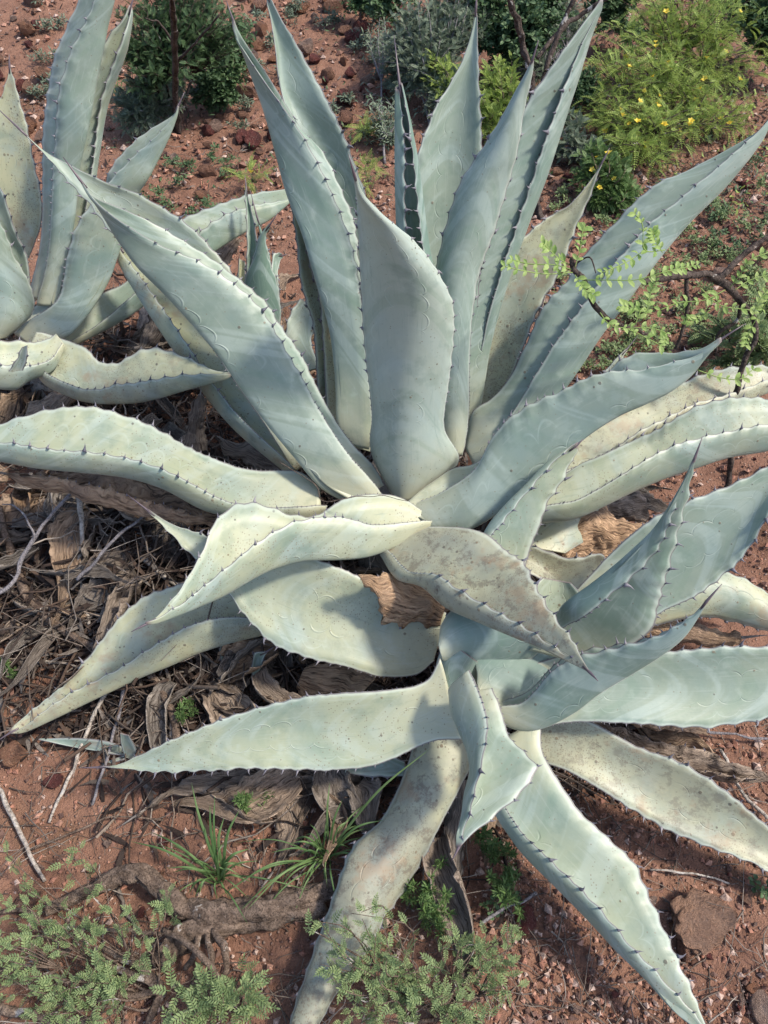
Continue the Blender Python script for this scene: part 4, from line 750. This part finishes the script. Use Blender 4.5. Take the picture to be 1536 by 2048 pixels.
branch('dry_stick', 'straight grey stick slanting up to the right through the litter', 'stick', [[(160, 1165, .14, .004), (210, 1110, .18, .004), (255, 1060, .2, .004), (300, 1030, .2, .002)]], M_GREYSTEM)
for pth in [[(320, 880, .12, .006), (350, 930, .1, .006), (385, 985, .08, .005)], [(420, 830, .14, .004), (440, 815, .15, .005), (480, 880, .1, .005)], [(230, 1250, .05, .004), (320, 1330, .03, .004)], [(280, 1110, .1, .007), (330, 1160, .09, .007), (410, 1210, .06, .006)], [(0, 1360, .02, .003), (110, 1330, .03, .003), (300, 1390, .02, .003)], [(250, 1290, .05, .005), (330, 1390, .04, .008), (350, 1480, .03, .007)], [(300, 1350, .05, .010), (340, 1420, .05, .010), (360, 1500, .03, .008)], [(60, 1700, .02, .003), (230, 1640, .03, .002), (330, 1650, .02, .002)], [(1070, 1790, .03, .003), (1020, 1815, .04, .003), (960, 1850, .03, .003)], [(1300, 1740, .02, .002), (1370, 1752, .02, .002), (1460, 1765, .01, .002)], [(1440, 1500, .02, .004), (1480, 1590, .02, .004), (1530, 1640, .02, .004)], [(1130, 1420, .02, .003), (1450, 1470, .03, .003), (1536, 1485, .03, .003)], [(880, 100, .1, .008), (940, 60, .15, .006), (960, 10, .2, .004)], [(1260, 480, .03, .014), (1330, 420, .04, .012), (1380, 400, .03, .008)], [(440, 330, .02, .003), (400, 340, .02, .003), (360, 350, .02, .002)]]:
    sm = rnd.choice((M_BRANCH, M_PALE, M_GREYSTEM)); x_, y_ = pth[0][0], pth[0][1]; SN = globals().setdefault('SN', []); SN.append(1)
    places = ['in the dark litter below the leaf running left', 'under the left flank leaves, lying beside the curled grey leaf', 'in the litter left of the spotted leaf tip', 'crossing the litter under the small pointed leaf', 'on soil at the left edge above the long leaf tip', 'slanting down beside the buried young agave', 'thick, running down left of the long pale leaf', 'thin, on bare soil above the grass tufts', 'beside the red pitted rock at the bottom', 'on bare soil above the largest rock', 'in the right corner by the long speckled leaf', 'long, running along under the big right-hand leaf', 'upright at the top behind the broad back leaf', 'thick, on the ground under the long right-hand leaf', 'on the stony soil between the left and central agaves']
    branch('dry_stick', '%s stick %s' % ({'brown_bark': 'brown', 'bleached_wood': 'pale', 'violet_grey_twig': 'grey'}[sm.name], places[len(SN)-1]), 'stick', [pth], sm, 'loose dry sticks', k=7)
# fine hair-like straw caught on the heart of the central agave
branch('dry_straw', 'thin dark straw caught across the heart of the central agave', 'straw', [[(560, 925, ('D', 1.60), .0009), (625, 965, ('D', 1.57), .0009), (650, 1003, ('D', 1.55), .0009), (720, 992, ('D', 1.52), .0009), (815, 1000, ('D', 1.52), .0007)]], M_BRANCH, k=5)

# ================================================================ foliage
def leaflet(V, Fc, p, d, n, L, wd, k=6):
    """small pointed oval with a slight fold; k=2 is the cheap far one"""
    if k == 2:
        s = d.cross(n).normalized(); b = len(V); V += [tuple(p), tuple(p+d*L*.5+s*wd*.5), tuple(p+d*L), tuple(p+d*L*.5-s*wd*.5)]; Fc.append((b, b+1, b+2, b+3)); return
    s = d.cross(n).normalized(); b = len(V)
    for t, h in ((0, .12), (.35, .9), (.7, .85), (1, .05)):
        c = p+d*L*t+n*(.12*L*math.sin(t*3)); V.append(tuple(c-s*h*wd*.5+n*h*wd*.14)); V.append(tuple(c)); V.append(tuple(c+s*h*wd*.5+n*h*wd*.14))
    for i in range(3):
        a = b+i*3; Fc += [(a, a+1, a+4, a+3), (a+1, a+2, a+5, a+4)]
def pinnate(n, L, ll, lw, ang=1.1, curl=.25, rachis=True, k=6):
    V, Fc = [], []; R = Vector((1, 0, 0)); 
    for i in range(n):
        t = .2+.8*(i+.5)/n; sc_ = (1-.45*abs(t-.45))*(1 if t < .9 else .8)
        c = Vector((L*t, 0, -curl*L*t*t)); 
        for s in (-1, 1):
            a = ang*(1-.3*t); d = Vector((math.cos(a), s*math.sin(a), .15)).normalized(); leaflet(V, Fc, c, d, Vector((0, 0, 1)), ll*sc_*rnd.uniform(.85, 1.1), lw*sc_, k)
    leaflet(V, Fc, Vector((L, 0, -curl*L)), Vector((1, 0, -.3)).normalized(), Vector((0, 0, 1)), ll*.8, lw*.8, k)
    if rachis:
        b = len(V)
        for t in (0, .5, 1):
            c = Vector((L*t, 0, -curl*L*t*t-.0003)); V += [tuple(c+Vector((0, -.0007, 0))), tuple(c+Vector((0, .0007, 0)))]
        Fc += [(b, b+1, b+3, b+2), (b+2, b+3, b+5, b+4)]
    return np.array(V), Fc
def whorl(n, L, wd):
    V, Fc = [], []
    for i in range(n):
        a = rnd.uniform(0, 6.28); e = rnd.uniform(.1, 1.2); d = Vector((math.cos(a)*math.cos(e), math.sin(a)*math.cos(e), math.sin(e))); nn = d.cross(Vector((-d.y, d.x, .01))).normalized()
        leaflet(V, Fc, d*.002+Vector((0, 0, rnd.uniform(-L, .3*L))), d, nn, L*rnd.uniform(.7, 1.1), wd)
    return np.array(V), Fc
def simple(L, wd, n=3):
    V, Fc = [], []
    for i in range(n):
        a = 2.1*i+rnd.uniform(-.3, .3); d = Vector((math.cos(a), math.sin(a), .25)).normalized(); leaflet(V, Fc, d*.1*L, d, Vector((0, 0, 1)), L*rnd.uniform(.8, 1.1), wd)
    return np.array(V), Fc
def flower_mesh(L):
    V, Fc = [], []
    for i in range(5):
        a = 1.257*i; d = Vector((math.cos(a), math.sin(a), .7)).normalized(); leaflet(V, Fc, d*.1*L, d, Vector((-d.x, -d.y, 1)).normalized(), L, L*.7)
    return np.array(V), Fc
FLOWER = flower_mesh(.016)
def shrub(name, label, cat, base, clumps, lm, mat, ntw, nlf, bark, group=None, rad=.003, stemr=.006, cap=300, lname='leaf', flowers=0, droop=0.0, sc=(.75, 1.2), minz=.01, along=.35):
    """clumps: (px, py, depth-or-height, rx_px, ry_px, thickness_m); twigs run from the base to points inside each clump and carry the leaves"""
    B = base if isinstance(base, Vector) else G(*base); root = thing(name, B, label, cat, group); stems = Buf(); L = []
    tot = sum(c[3]*c[4] for c in clumps)
    for (cx, cy, h, rx, ry, th) in clumps:
        C = W(cx, cy, h[1]) if isinstance(h, tuple) else G(cx, cy, h); D = (C-Vector((0, 0, CAMH))).dot(Vector((0, CP, -SP))); f = D/FP
        hub = B.lerp(C, .55)+Vector((rnd.uniform(-.02, .02), 0, .01)); hub.z = max(hub.z, gz(hub.x, hub.y)+minz)
        stems.tube(vcat([B, B.lerp(hub, .5)+Vector((rnd.uniform(-.02, .02), rnd.uniform(-.02, .02), .01)), hub], 7), [stemr*(1-.4*i/6) for i in range(7)], 6, .2)
        for _ in range(max(2, int(ntw*rx*ry/tot))):
            while True:
                a, b, c = rnd.uniform(-1, 1), rnd.uniform(-1, 1), rnd.uniform(-1, 1)
                if a*a+b*b+c*c < 1: break
            T = C+Vector((a*rx*f, b*ry*f*SP+c*th*.3, b*ry*f*CP+c*th)); T.z = max(T.z, gz(T.x, T.y)+minz)
            mid = hub.lerp(T, .5)+Vector((rnd.gauss(0, .02), rnd.gauss(0, .02), rnd.uniform(0, .03))); mid.z = max(mid.z, gz(mid.x, mid.y)+minz)
            pts = vcat([hub, mid, T], 8); stems.tube(pts, [rad*(1-.75*i/7) for i in range(8)], 4)
            k = max(1, int(nlf))
            for i in range(k):
                t = (along+(1-along)*(i+rnd.random()*.6)/k)*6.99; j = int(t); p = pts[j].lerp(pts[j+1], t-j); d = (pts[j+1]-pts[j]).normalized()
                sd_ = Vector((rnd.gauss(0, 1), rnd.gauss(0, 1), rnd.gauss(.25, .6))).normalized(); dr = (d*.6+sd_).normalized(); up = Vector((rnd.gauss(0, .35), rnd.gauss(-.15, .35), 1)); y = up.cross(dr)
                if y.length < .1: continue
                y.normalize(); z = dr.cross(y); m = Matrix((dr, y, z)).transposed().to_4x4(); s = rnd.uniform(*sc); L.append(Matrix.Translation(p-B) @ m @ Matrix.Scale(s, 4))
    stems.build('stem', bark, root, base=B)
    rnd.shuffle(L); me = mesh_np(lname, lm[0], lm[1], mat, False)
    for m in L[:cap]:
        o = ob(lname, me, root); o.matrix_local = m
    if len(L) > cap:
        A = np.array([[list(r) for r in m] for m in L[cap:]]); Vh = np.c_[lm[0], np.ones(len(lm[0]))]; V = np.einsum('nij,vj->nvi', A, Vh)[..., :3]; nv = len(lm[0])
        Fc = (np.array(lm[1])[None]+np.arange(len(A))[:, None, None]*nv).reshape(-1, 4); tag(ob('foliage', mesh_np('foliage', V.reshape(-1, 3), Fc, mat, False), root), kind='stuff')
    if flowers:
        fm = mesh_np('flower', FLOWER[0], FLOWER[1], M_YELLOW, False)
        for m in rnd.sample(L, min(flowers, len(L))):
            o = ob('flower', fm, root); o.location = m.translation+Vector((0, -.01, .025)); o.rotation_euler = (rnd.uniform(-.6, .9), rnd.uniform(-.6, .6), rnd.uniform(0, 6)); s = rnd.uniform(.7, 1.2); o.scale = (s, s, s)
    return root
FEATH = pinnate(5, .030, .0105, .0040, 1.15, .15); FINE = pinnate(7, .034, .010, .0042, curl=.1, k=2); LOOSE = pinnate(7, .055, .014, .0075, curl=.25); CURL = pinnate(8, .060, .012, .0095, 1.2, .35)
OVAL = simple(.022, .013); SPRIG = simple(.014, .005, 4); NEED = whorl(16, .016, .0028); NARROW = simple(.028, .006, 4); ARCH = pinnate(8, .060, .012, .0045, curl=.5, k=2)

# background plants
for mt, n_, b_ in ((M_DARKG, 2600, (1020, 1750, -200, 480)), (M_BRIGHT, 900, (1150, 1700, -200, 480)), (M_SAGE, 1800, (720, 1150, -200, 300)), (M_DARKG, 700, (200, 800, -150, 420)), (M_GREEN, 900, (1080, 1700, 430, 780))):
    gx, gy, gd = scatter_pts(n_, *b_); cl = fbm(gx, gy, 6, 3, 21) > -.02; gx, gy = gx[cl], gy[cl]; s_ = R_.uniform(.007, .020, len(gx)); pieces('ground_cover', mt, gx, gy, gzn(gx, gy)+R_.uniform(.01, .05, len(gx)), s_, 'chip', .5, aspect=(1, 1.2, 1))
shrub('leafy_shrub', 'dim green leafy shrub at the top between the tall right leaf and the flowering shrub', 'shrub', (1230, 60), [(1215, 20, .2, 60, 50, .08), (1260, 70, .12, 50, 40, .05), (1240, -30, .3, 80, 40, .08)], OVAL, M_DARKG, 110, 10, M_DARKBARK)
shrub('low_shrub', 'wispy grey-green shrub right of the tall right leaf, above the spotted leaf tip', 'shrub', (1150, 330), [(1140, 280, .08, 50, 50, .05), (1190, 300, .06, 40, 30, .04)], FINE, M_SAGE, 70, 10, M_GREYSTEM)
shrub('leafy_shrub', 'dark green fine-leaved shrub with a thin black trunk behind the left agave', 'shrub', (356, 268), [(320, 70, .40, 110, 80, .10), (290, 120, .3, 70, 60, .08), (430, 60, .38, 80, 70, .08), (360, 0, .5, 130, 50, .1)], FINE, M_DARKG, 300, 14, M_DARKBARK, stemr=.008)
branch('shrub_trunk', 'thin black trunk rising through the dark shrub behind the left agave', 'trunk', [[(358, 268, .0, .013), (352, 200, .18, .012), (350, 100, .46, .010), (346, 30, .66, .009), (338, -60, .9, .006)], [(352, 125, .39, .006), (400, 80, .5, .004), (440, 30, .6, .003)], [(350, 90, .48, .005), (320, 50, .56, .003), (290, 40, .6, .002)]], M_DARKBARK)
shrub('low_shrub', 'low grey sage-coloured shrub at the foot of the black trunk', 'shrub', (300, 262), [(295, 215, .12, 80, 60, .06), (340, 170, .12, 60, 50, .05)], FINE, M_SAGE, 190, 16, M_GREYSTEM)
shrub('broadleaf_plant', 'green broad-leaved plant filling the space right of the black trunk', 'plant', (440, 225), [(435, 150, .16, 60, 70, .08), (470, 90, .16, 50, 60, .08), (420, 190, .08, 60, 35, .04)], OVAL, M_DARKG, 190, 12, M_BRANCH)
shrub('low_shrub', 'large greyish fine-leaved shrub behind the spear-shaped leaf', 'shrub', (860, 260), [(850, 90, .22, 95, 95, .1), (900, 30, .28, 110, 60, .1), (800, 130, .14, 50, 70, .06), (900, 190, .12, 60, 60, .06)], FINE, M_SAGE, 480, 18, M_GREYSTEM)
shrub('low_shrub', 'bright green leafy shrub just right of the broad back leaf', 'shrub', (1000, 300), [(1000, 190, .14, 45, 80, .06), (880, 160, .16, 40, 50, .05), (960, 240, .1, 40, 40, .05)], FINE, M_BRIGHT, 150, 14, M_BRANCH)
shrub('leafy_shrub', 'dark small-leaved shrub at the very top, left of the spear-shaped leaf', 'shrub', (720, 30), [(720, -10, .15, 70, 40, .08), (790, 10, .2, 60, 40, .08)], OVAL, M_DARKG, 110, 10, M_DARKBARK)
shrub('low_shrub', 'grey-green leafy shrub between the dark forked branch and the tall right leaf', 'shrub', (1110, 200), [(1050, 110, .12, 60, 70, .06), (1110, 70, .14, 60, 60, .06), (1020, 230, .08, 40, 50, .05), (1140, 30, .2, 60, 50, .06)], FINE, M_SAGE, 200, 14, M_GREYSTEM)
shrub('low_shrub', 'thin dry grey shrub beside the spear-shaped leaf, on stony ground', 'shrub', (770, 330), [(770, 250, .08, 45, 60, .04), (760, 60, .1, 40, 50, .05)], NARROW, M_SAGE, 50, 7, M_GREYSTEM)
shrub('leafy_shrub', 'dark shrub at the top centre behind the bare forked branch', 'shrub', (1010, 120), [(960, 20, .3, 90, 60, .1), (1070, 60, .3, 70, 70, .1), (1000, 90, .2, 70, 50, .1), (1100, 10, .3, 80, 40, .1)], OVAL, M_DARKG, 280, 12, M_DARKBARK)
shrub('flowering_shrub', 'big sprawling yellow-green shrub with small yellow flowers at the top right', 'shrub', (1345, 200), [(1330, 60, .30, 140, 90, .12), (1450, 110, .24, 110, 90, .12), (1300, 170, .2, 130, 80, .1), (1400, 20, .34, 150, 70, .12), (1370, 190, .18, 90, 60, .08)], ARCH, M_BRIGHT, 250, 8, M_DARKBARK, flowers=26)
shrub('flowering_shrub', 'lower straggling part-bare shrub with yellow flowers, above the long right-hand leaf', 'shrub', (1330, 320), [(1300, 250, .12, 120, 60, .06), (1400, 230, .12, 80, 60, .06), (1210, 130, .14, 60, 70, .06), (1260, 310, .08, 100, 40, .05), (1480, 220, .1, 60, 50, .05), (1200, 230, .1, 60, 60, .05)], ARCH, M_BRIGHT, 170, 7, M_DARKBARK, flowers=26)
shrub('flowering_shrub', 'small thin olive shrub with yellow flowers left of the long right-hand leaf', 'shrub', (1210, 430), [(1200, 350, .10, 70, 60, .05), (1230, 400, .06, 60, 40, .04)], FINE, M_MOSSY, 150, 12, M_BRANCH, flowers=8)
shrub('leafy_shrub', 'deep green large-leaved bush in the top right corner', 'shrub', (1500, 90), [(1500, 20, .3, 90, 50, .1), (1536, 70, .2, 50, 50, .1), (1580, 30, .3, 80, 80, .1)], OVAL, M_DARKG, 220, 14, M_DARKBARK, sc=(1.1, 1.8))
shrub('broadleaf_plant', 'round-leaved green plant behind the right edge of the tallest right leaf', 'plant', (1165, 230), [(1160, 175, .1, 40, 45, .05)], OVAL, M_DARKG, 36, 10, M_BRANCH)
for (x, y, r_, lb) in [(735, 265, 38, 'small bright yellow-green sprig left of the spear-shaped leaf'), (742, 350, 30, 'lower of two yellow-green sprigs by the tip of the central front leaf'), (510, 360, 45, 'yellow-green sprig with a yellow flower above the horizontal leaf'), (1085, 235, 30, 'green sprig between the two tallest right leaves')]:
    shrub('green_sprig', lb, 'seedling', (x, y+30), [(x, y, .06, r_, 28, .03)], pinnate(9, .06, .012, .003, 1.2, .1), M_BRIGHT, 7, 5, M_GREEN, flowers=1 if x == 510 else 0, rad=.0012, stemr=.0015)
k = 0
for (x0, x1, y0, y1, n, lm, mt, gr) in [(230, 480, 290, 440, 16, SPRIG, M_DARKG, 'seedlings between the left and central agaves'), (480, 800, 0, 330, 30, NARROW, M_SAGE, 'grey seedlings on the slope behind the tall leaves'), (70, 130, 0, 200, 8, NARROW, M_SAGE, 'grey seedlings at the top left'), (1080, 1536, 380, 740, 70, SPRIG, M_GREEN, 'seedlings under the leafy branch at the right'), (1380, 1536, 250, 520, 14, SPRIG, M_DARKG, 'seedlings near the right edge')]:
    for _ in range(n):
        x, y = rnd.uniform(x0, x1), rnd.uniform(y0, y1); r_ = rnd.uniform(14, 36)
        shrub('seedling', 'small leafy seedling, one of the %s' % gr, 'seedling', (x, y+8), [(x, y, .025, r_, r_*.6, .02)], lm, mt, 6, 5, M_BRANCH, gr, rad=.0008, stemr=.001, minz=.004, along=.1)
branch('bare_branch', 'dark bare forked branch rising behind the tall leaves at the top centre', 'branch', [[(1082, 445, .0, .013), (1068, 380, .08, .012), (1063, 185, .36, .011), (1055, 130, .45, .011), (1045, 90, .50, .010), (1033, 40, .58, .010), (1008, -20, .68, .008)]], M_DARKBARK)
branch('bare_branch', 'second dark branch, leaning right behind the dark leaf tip at the top', 'branch', [[(1080, 200, .25, .010), (1093, 140, .34, .010), (1113, 80, .42, .010), (1143, 10, .52, .009), (1165, -40, .6, .008)], [(1075, 118, .36, .007), (1098, 92, .38, .009), (1128, 55, .42, .009), (1160, 35, .44, .009), (1215, -5, .5, .008)]], M_DARKBARK)

# arching thorny branch with lime leaflets at the right
LB = branch('leafy_branch', 'dark crooked branch with sprays of lime green leaflets arching over the leaves at the right', 'branch',
       [[(1452, 990, ('D', 2.0), .008), (1460, 930, ('D', 1.95), .0075), (1470, 800, ('D', 1.84), .007), (1488, 725, ('D', 1.78), .007), (1512, 665, ('D', 1.74), .0065), (1508, 630, ('D', 1.72), .006), (1480, 605, ('D', 1.70), .008), (1468, 585, ('D', 1.68), .009), (1436, 560, ('D', 1.66), .010), (1410, 548, ('D', 1.64), .008), (1385, 552, ('D', 1.62), .0075), (1335, 556, ('D', 1.58), .007), (1285, 562, ('D', 1.55), .006)],
        [(1436, 560, ('D', 1.66), .008), (1468, 530, ('D', 1.66), .007), (1500, 500, ('D', 1.66), .0065), (1560, 455, ('D', 1.66), .006)],
        [(1375, 560, ('D', 1.62), .005), (1376, 600, ('D', 1.64), .004), (1368, 650, ('D', 1.68), .004), (1352, 700, ('D', 1.72), .004)],
        [(1300, 668, ('D', 1.60), .003), (1233, 648, ('D', 1.52), .0055), (1203, 626, ('D', 1.48), .005), (1178, 592, ('D', 1.46), .005), (1170, 560, ('D', 1.45), .005), (1150, 540, ('D', 1.44), .005), (1145, 515, ('D', 1.43), .004)],
        [(1480, 615, ('D', 1.70), .005), (1470, 640, ('D', 1.72), .004), (1440, 665, ('D', 1.74), .004), (1430, 700, ('D', 1.76), .003)],
        [(1150, 530, ('D', 1.44), .002), (1180, 515, ('D', 1.42), .0015), (1190, 545, ('D', 1.42), .001)]], M_DARKBARK)
def sprays(root, lst, lm, mat, step=1, scale=1.0, gr=1.0):
    """leaf sprays: paths (px, py, depth) carrying pairs of leaflets, each leaflet pair a leaf part"""
    me = mesh_np('leaflet', lm[0], lm[1], mat, False); B = root.location
    for pth in lst:
        pts = vcat([W(*p) for p in pth], 22); st = Buf(); st.tube(pts, [.0011]*22, 4); st.build('stalk', M_LIME, root, base=B)
        for i in range(3, 22, step):
            d = (pts[min(i+1, 21)]-pts[i-1]).normalized()
            for s in (-1, 1):
                side = d.cross(Vector((0, -.6, .8))).normalized()*s; dr = (d*.75+side+Vector((0, 0, rnd.uniform(-.3, .3)))).normalized(); z = Vector((rnd.gauss(0, .3), -.6+rnd.gauss(0, .3), .8)); y = z.cross(dr).normalized(); z = dr.cross(y)
                o = ob('leaflet', me, root); sc_ = scale*rnd.uniform(.45, .95); o.matrix_local = Matrix.Translation(pts[i]-B) @ Matrix((dr, y, z)).transposed().to_4x4() @ Matrix.Scale(sc_, 4)
LV, LF = [], []; leaflet(LV, LF, Vector((0, 0, 0)), Vector((1, 0, 0)), Vector((0, 0, 1)), .021, .012); ONE = (np.array(LV), LF)
sprays(LB, [[(1145, 545, 1.44), (1090, 548, 1.42), (1040, 540, 1.40), (1010, 533, 1.39)], [(1145, 540, 1.44), (1110, 530, 1.42), (1060, 528, 1.41), (1025, 520, 1.40)], [(1140, 530, 1.44), (1115, 515, 1.42), (1095, 495, 1.41), (1085, 486, 1.40)],
            [(1150, 535, 1.43), (1160, 500, 1.42), (1165, 465, 1.41), (1170, 455, 1.41)], [(1170, 560, 1.43), (1220, 560, 1.42), (1270, 560, 1.42), (1325, 545, 1.42)], [(1325, 545, 1.46), (1345, 540, 1.47), (1370, 535, 1.48), (1395, 530, 1.5)],
            [(1330, 500, 1.45), (1290, 500, 1.44), (1285, 450, 1.43), (1270, 428, 1.42)], [(1325, 505, 1.45), (1310, 480, 1.44), (1305, 460, 1.43)], [(1290, 500, 1.45), (1260, 520, 1.44), (1230, 535, 1.43), (1205, 545, 1.43)],
            [(1150, 550, 1.43), (1165, 575, 1.42), (1185, 590, 1.42)], [(1200, 625, 1.46), (1220, 650, 1.46), (1260, 660, 1.46), (1320, 690, 1.46)], [(1240, 660, 1.47), (1290, 655, 1.46), (1330, 665, 1.46), (1330, 680, 1.46)],
            [(1270, 650, 1.5), (1280, 620, 1.5), (1260, 615, 1.5), (1240, 612, 1.5)], [(1450, 580, 1.6), (1410, 600, 1.58), (1360, 605, 1.56), (1320, 620, 1.55)], [(1470, 580, 1.62), (1500, 560, 1.62), (1536, 550, 1.62), (1570, 540, 1.62)],
            [(1460, 575, 1.62), (1480, 550, 1.6), (1500, 520, 1.58), (1536, 505, 1.58)], [(1500, 640, 1.66), (1520, 600, 1.64), (1545, 570, 1.64)], [(1395, 740, 1.6), (1440, 755, 1.6), (1480, 758, 1.6), (1505, 740, 1.6)], [(1290, 640, 1.5), (1300, 590, 1.5), (1310, 560, 1.5)],
            [(1420, 620, 1.62), (1390, 640, 1.62), (1370, 640, 1.62)], [(1400, 575, 1.6), (1440, 610, 1.6), (1500, 620, 1.6)], [(1536, 600, 1.66), (1500, 660, 1.68), (1490, 690, 1.68)]], ONE, M_LIME, 3, 1.0)
shrub('leafy_shrub', 'loose light green bush at the right edge behind the arching branch', 'shrub', (1530, 760), [(1500, 690, .2, 60, 50, .06), (1440, 720, .12, 60, 30, .04), (1540, 620, .2, 50, 50, .05), (1420, 650, .1, 40, 40, .04)], LOOSE, M_GREEN, 44, 8, M_DARKBARK)

# feathery shrubs in the foreground
shrub('feathery_shrub', 'sprawling feathery grey-green shrub filling the lower left corner', 'shrub', (330, 1985), [(50, 1800, .10, 60, 45, .03), (80, 1880, .10, 95, 60, .03), (200, 1870, .11, 90, 50, .03), (150, 1960, .10, 110, 60, .03), (60, 1990, .08, 90, 60, .03), (330, 1800, .12, 45, 45, .03), (290, 1900, .10, 55, 50, .03), (250, 1960, .08, 70, 40, .03), (165, 1705, .10, 50, 40, .02), (10, 1720, .08, 25, 40, .02), (150, 2040, .08, 120, 50, .03), (-60, 1900, .1, 80, 120, .04)], FEATH, M_GREEN, 88, 5, M_BRANCH, minz=.02, sc=(.5, .95), rad=.0016, stemr=.003)
shrub('feathery_shrub', 'feathery grey-green clump at the bottom edge, left of the spotted hanging leaf', 'shrub', (450, 2040), [(390, 1970, .09, 60, 50, .03), (450, 2020, .09, 80, 45, .03), (520, 1990, .08, 50, 40, .03), (370, 2060, .08, 60, 30, .03)], FEATH, M_GREEN, 26, 5, M_BRANCH, minz=.02, rad=.0014, stemr=.003)
shrub('feathery_shrub', 'dense feathery grey-green shrub in front of the spotted leaf at the bottom centre', 'shrub', (880, 2040), [(625, 1845, ('D', 1.30), 45, 35, .03), (730, 1870, ('D', 1.29), 70, 45, .03), (690, 1935, ('D', 1.28), 80, 45, .03), (800, 1950, ('D', 1.28), 80, 55, .03), (950, 1890, ('D', 1.34), 60, 50, .03), (1000, 1870, ('D', 1.35), 45, 50, .03), (990, 1960, ('D', 1.32), 60, 50, .03), (880, 2000, ('D', 1.27), 90, 50, .03), (760, 2030, ('D', 1.24), 110, 40, .03), (960, 2040, ('D', 1.27), 60, 30, .03)], FEATH, M_GREEN, 92, 5, M_BRANCH, minz=.02, sc=(.5, .95), rad=.0018, stemr=.004)
for x, y, lb in [(990, 1690, 'upper of two bright green needle-leaved plants under the folded pale leaf'), (1010, 1765, 'lower needle-leaved plant under the folded pale leaf'), (835, 1780, 'needle-leaved green plant right of the spotted hanging leaf'), (880, 1840, 'larger needle-leaved plant beside the hanging dry stalk'), (370, 1440, 'needle-leaved sprout under the long pale lower-left leaf'), (510, 1610, 'needle-leaved sprout beside the hanging dry leaf'), (20, 1335, 'tiny needle-leaved sprout at the left edge'), (105, 790, 'tiny green sprout in the dark litter below the left agave')]:
    r_ = 36 if y > 1650 else 18
    shrub('needle_plant', lb, 'plant', (x, y+r_), [(x, y, .06, r_, r_, .03)], NEED, M_MOSSY, 9 if r_ > 30 else 4, 4, M_GREEN, rad=.0012, stemr=.0015, sc=(.7, 1.1))
shrub('round_leaf_weed', 'tiny round-leaved weed at the right edge above the largest rock', 'weed', (1520, 1800), [(1520, 1790, .02, 22, 22, .01)], simple(.016, .012, 4), M_DARKG, 4, 2, M_GREEN, rad=.0008, stemr=.001)
shrub('round_leaf_weed', 'trailing round-leaved weed under the folded pale leaf', 'weed', (1000, 1800), [(1005, 1790, .02, 14, 30, .01)], simple(.011, .009, 4), M_DARKG, 6, 3, M_GREEN, rad=.0008, stemr=.001)
def grass(label, base, blades, name='grass_tuft'):
    B = G(*base); root = thing(name, B, label, 'grass')
    if base[1] > 1500: blades = list(blades)+[(base[0]+rnd.gauss(0, 75), base[1]-15+rnd.gauss(0, 55), rnd.uniform(.02, .10), rnd.uniform(.0014, .0026), rnd.uniform(.03, .07)) for _ in range(22)]
    for (tx, ty, h, wd, bend) in blades:
        T = G(tx, ty, h); mid = B.lerp(T, .5)+Vector((0, 0, bend)); pts = vcat([B+Vector((rnd.uniform(-.012, .012), rnd.uniform(-.012, .012), 0)), mid, T], 14); V = []; Fc = []
        for i, p in enumerate(pts):
            t = i/13; wd_ = wd*.8; d = (pts[min(i+1, 13)]-pts[max(i-1, 0)]).normalized(); s = d.cross(Vector((0, -.5, .85))).normalized(); ww = wd_*(min(1, .5+t*2)*(1-t**3)+.02)
            nn = s.cross(d); V += [tuple(p-s*ww-B), tuple(p+nn*ww*.35-B), tuple(p+s*ww-B)]
        for i in range(13): Fc += [(i*3, i*3+1, i*3+4, i*3+3), (i*3+1, i*3+2, i*3+5, i*3+4)]
        ob('blade', mesh_np('blade', V, Fc, M_GRASS, True), root)
    return root
grass('broad-bladed green grass tuft on bare soil above the elbow-shaped branch', (440, 1760), [(265, 1688, .06, .0035, .05), (300, 1664, .08, .003, .06), (345, 1745, .04, .003, .05), (385, 1570, .16, .0035, .05), (420, 1610, .16, .004, .04), (432, 1595, .18, .003, .04), (480, 1620, .15, .004, .04), (500, 1700, .08, .004, .05), (375, 1790, .03, .003, .05), (390, 1800, .03, .003, .05), (460, 1800, .02, .003, .04), (505, 1765, .03, .003, .04), (340, 1690, .06, .003, .05), (450, 1640, .13, .004, .04), (410, 1650, .12, .0035, .05)])
grass('long arching grass tuft between the hanging dry leaf and the spotted leaf', (655, 1720), [(455, 1785, .07, .0022, .07), (470, 1840, .05, .0022, .07), (430, 1800, .04, .002, .07), (580, 1690, .08, .0025, .05), (660, 1570, .18, .0028, .04), (685, 1600, .15, .003, .04), (740, 1740, .06, .003, .06), (860, 1500, .34, .003, .06), (770, 1640, .12, .0028, .06), (600, 1790, .04, .0025, .05), (650, 1780, .03, .0025, .04), (540, 1810, .03, .002, .06), (585, 1850, .03, .0018, .06), (700, 1640, .12, .0025, .05), (500, 1870, .02, .0018, .06), (620, 1650, .12, .002, .05)])
for x, y, lb in [(235, 170, 'thin grass clump at the foot of the left agave'), (470, 165, 'pale grass clump beside the broad-leaved plant')]:
    grass(lb, (x, y+30), [(x+rnd.uniform(-35, 35), y+rnd.uniform(-25, 25), .05, .0025, .04) for _ in range(12)])
finish_teeth()
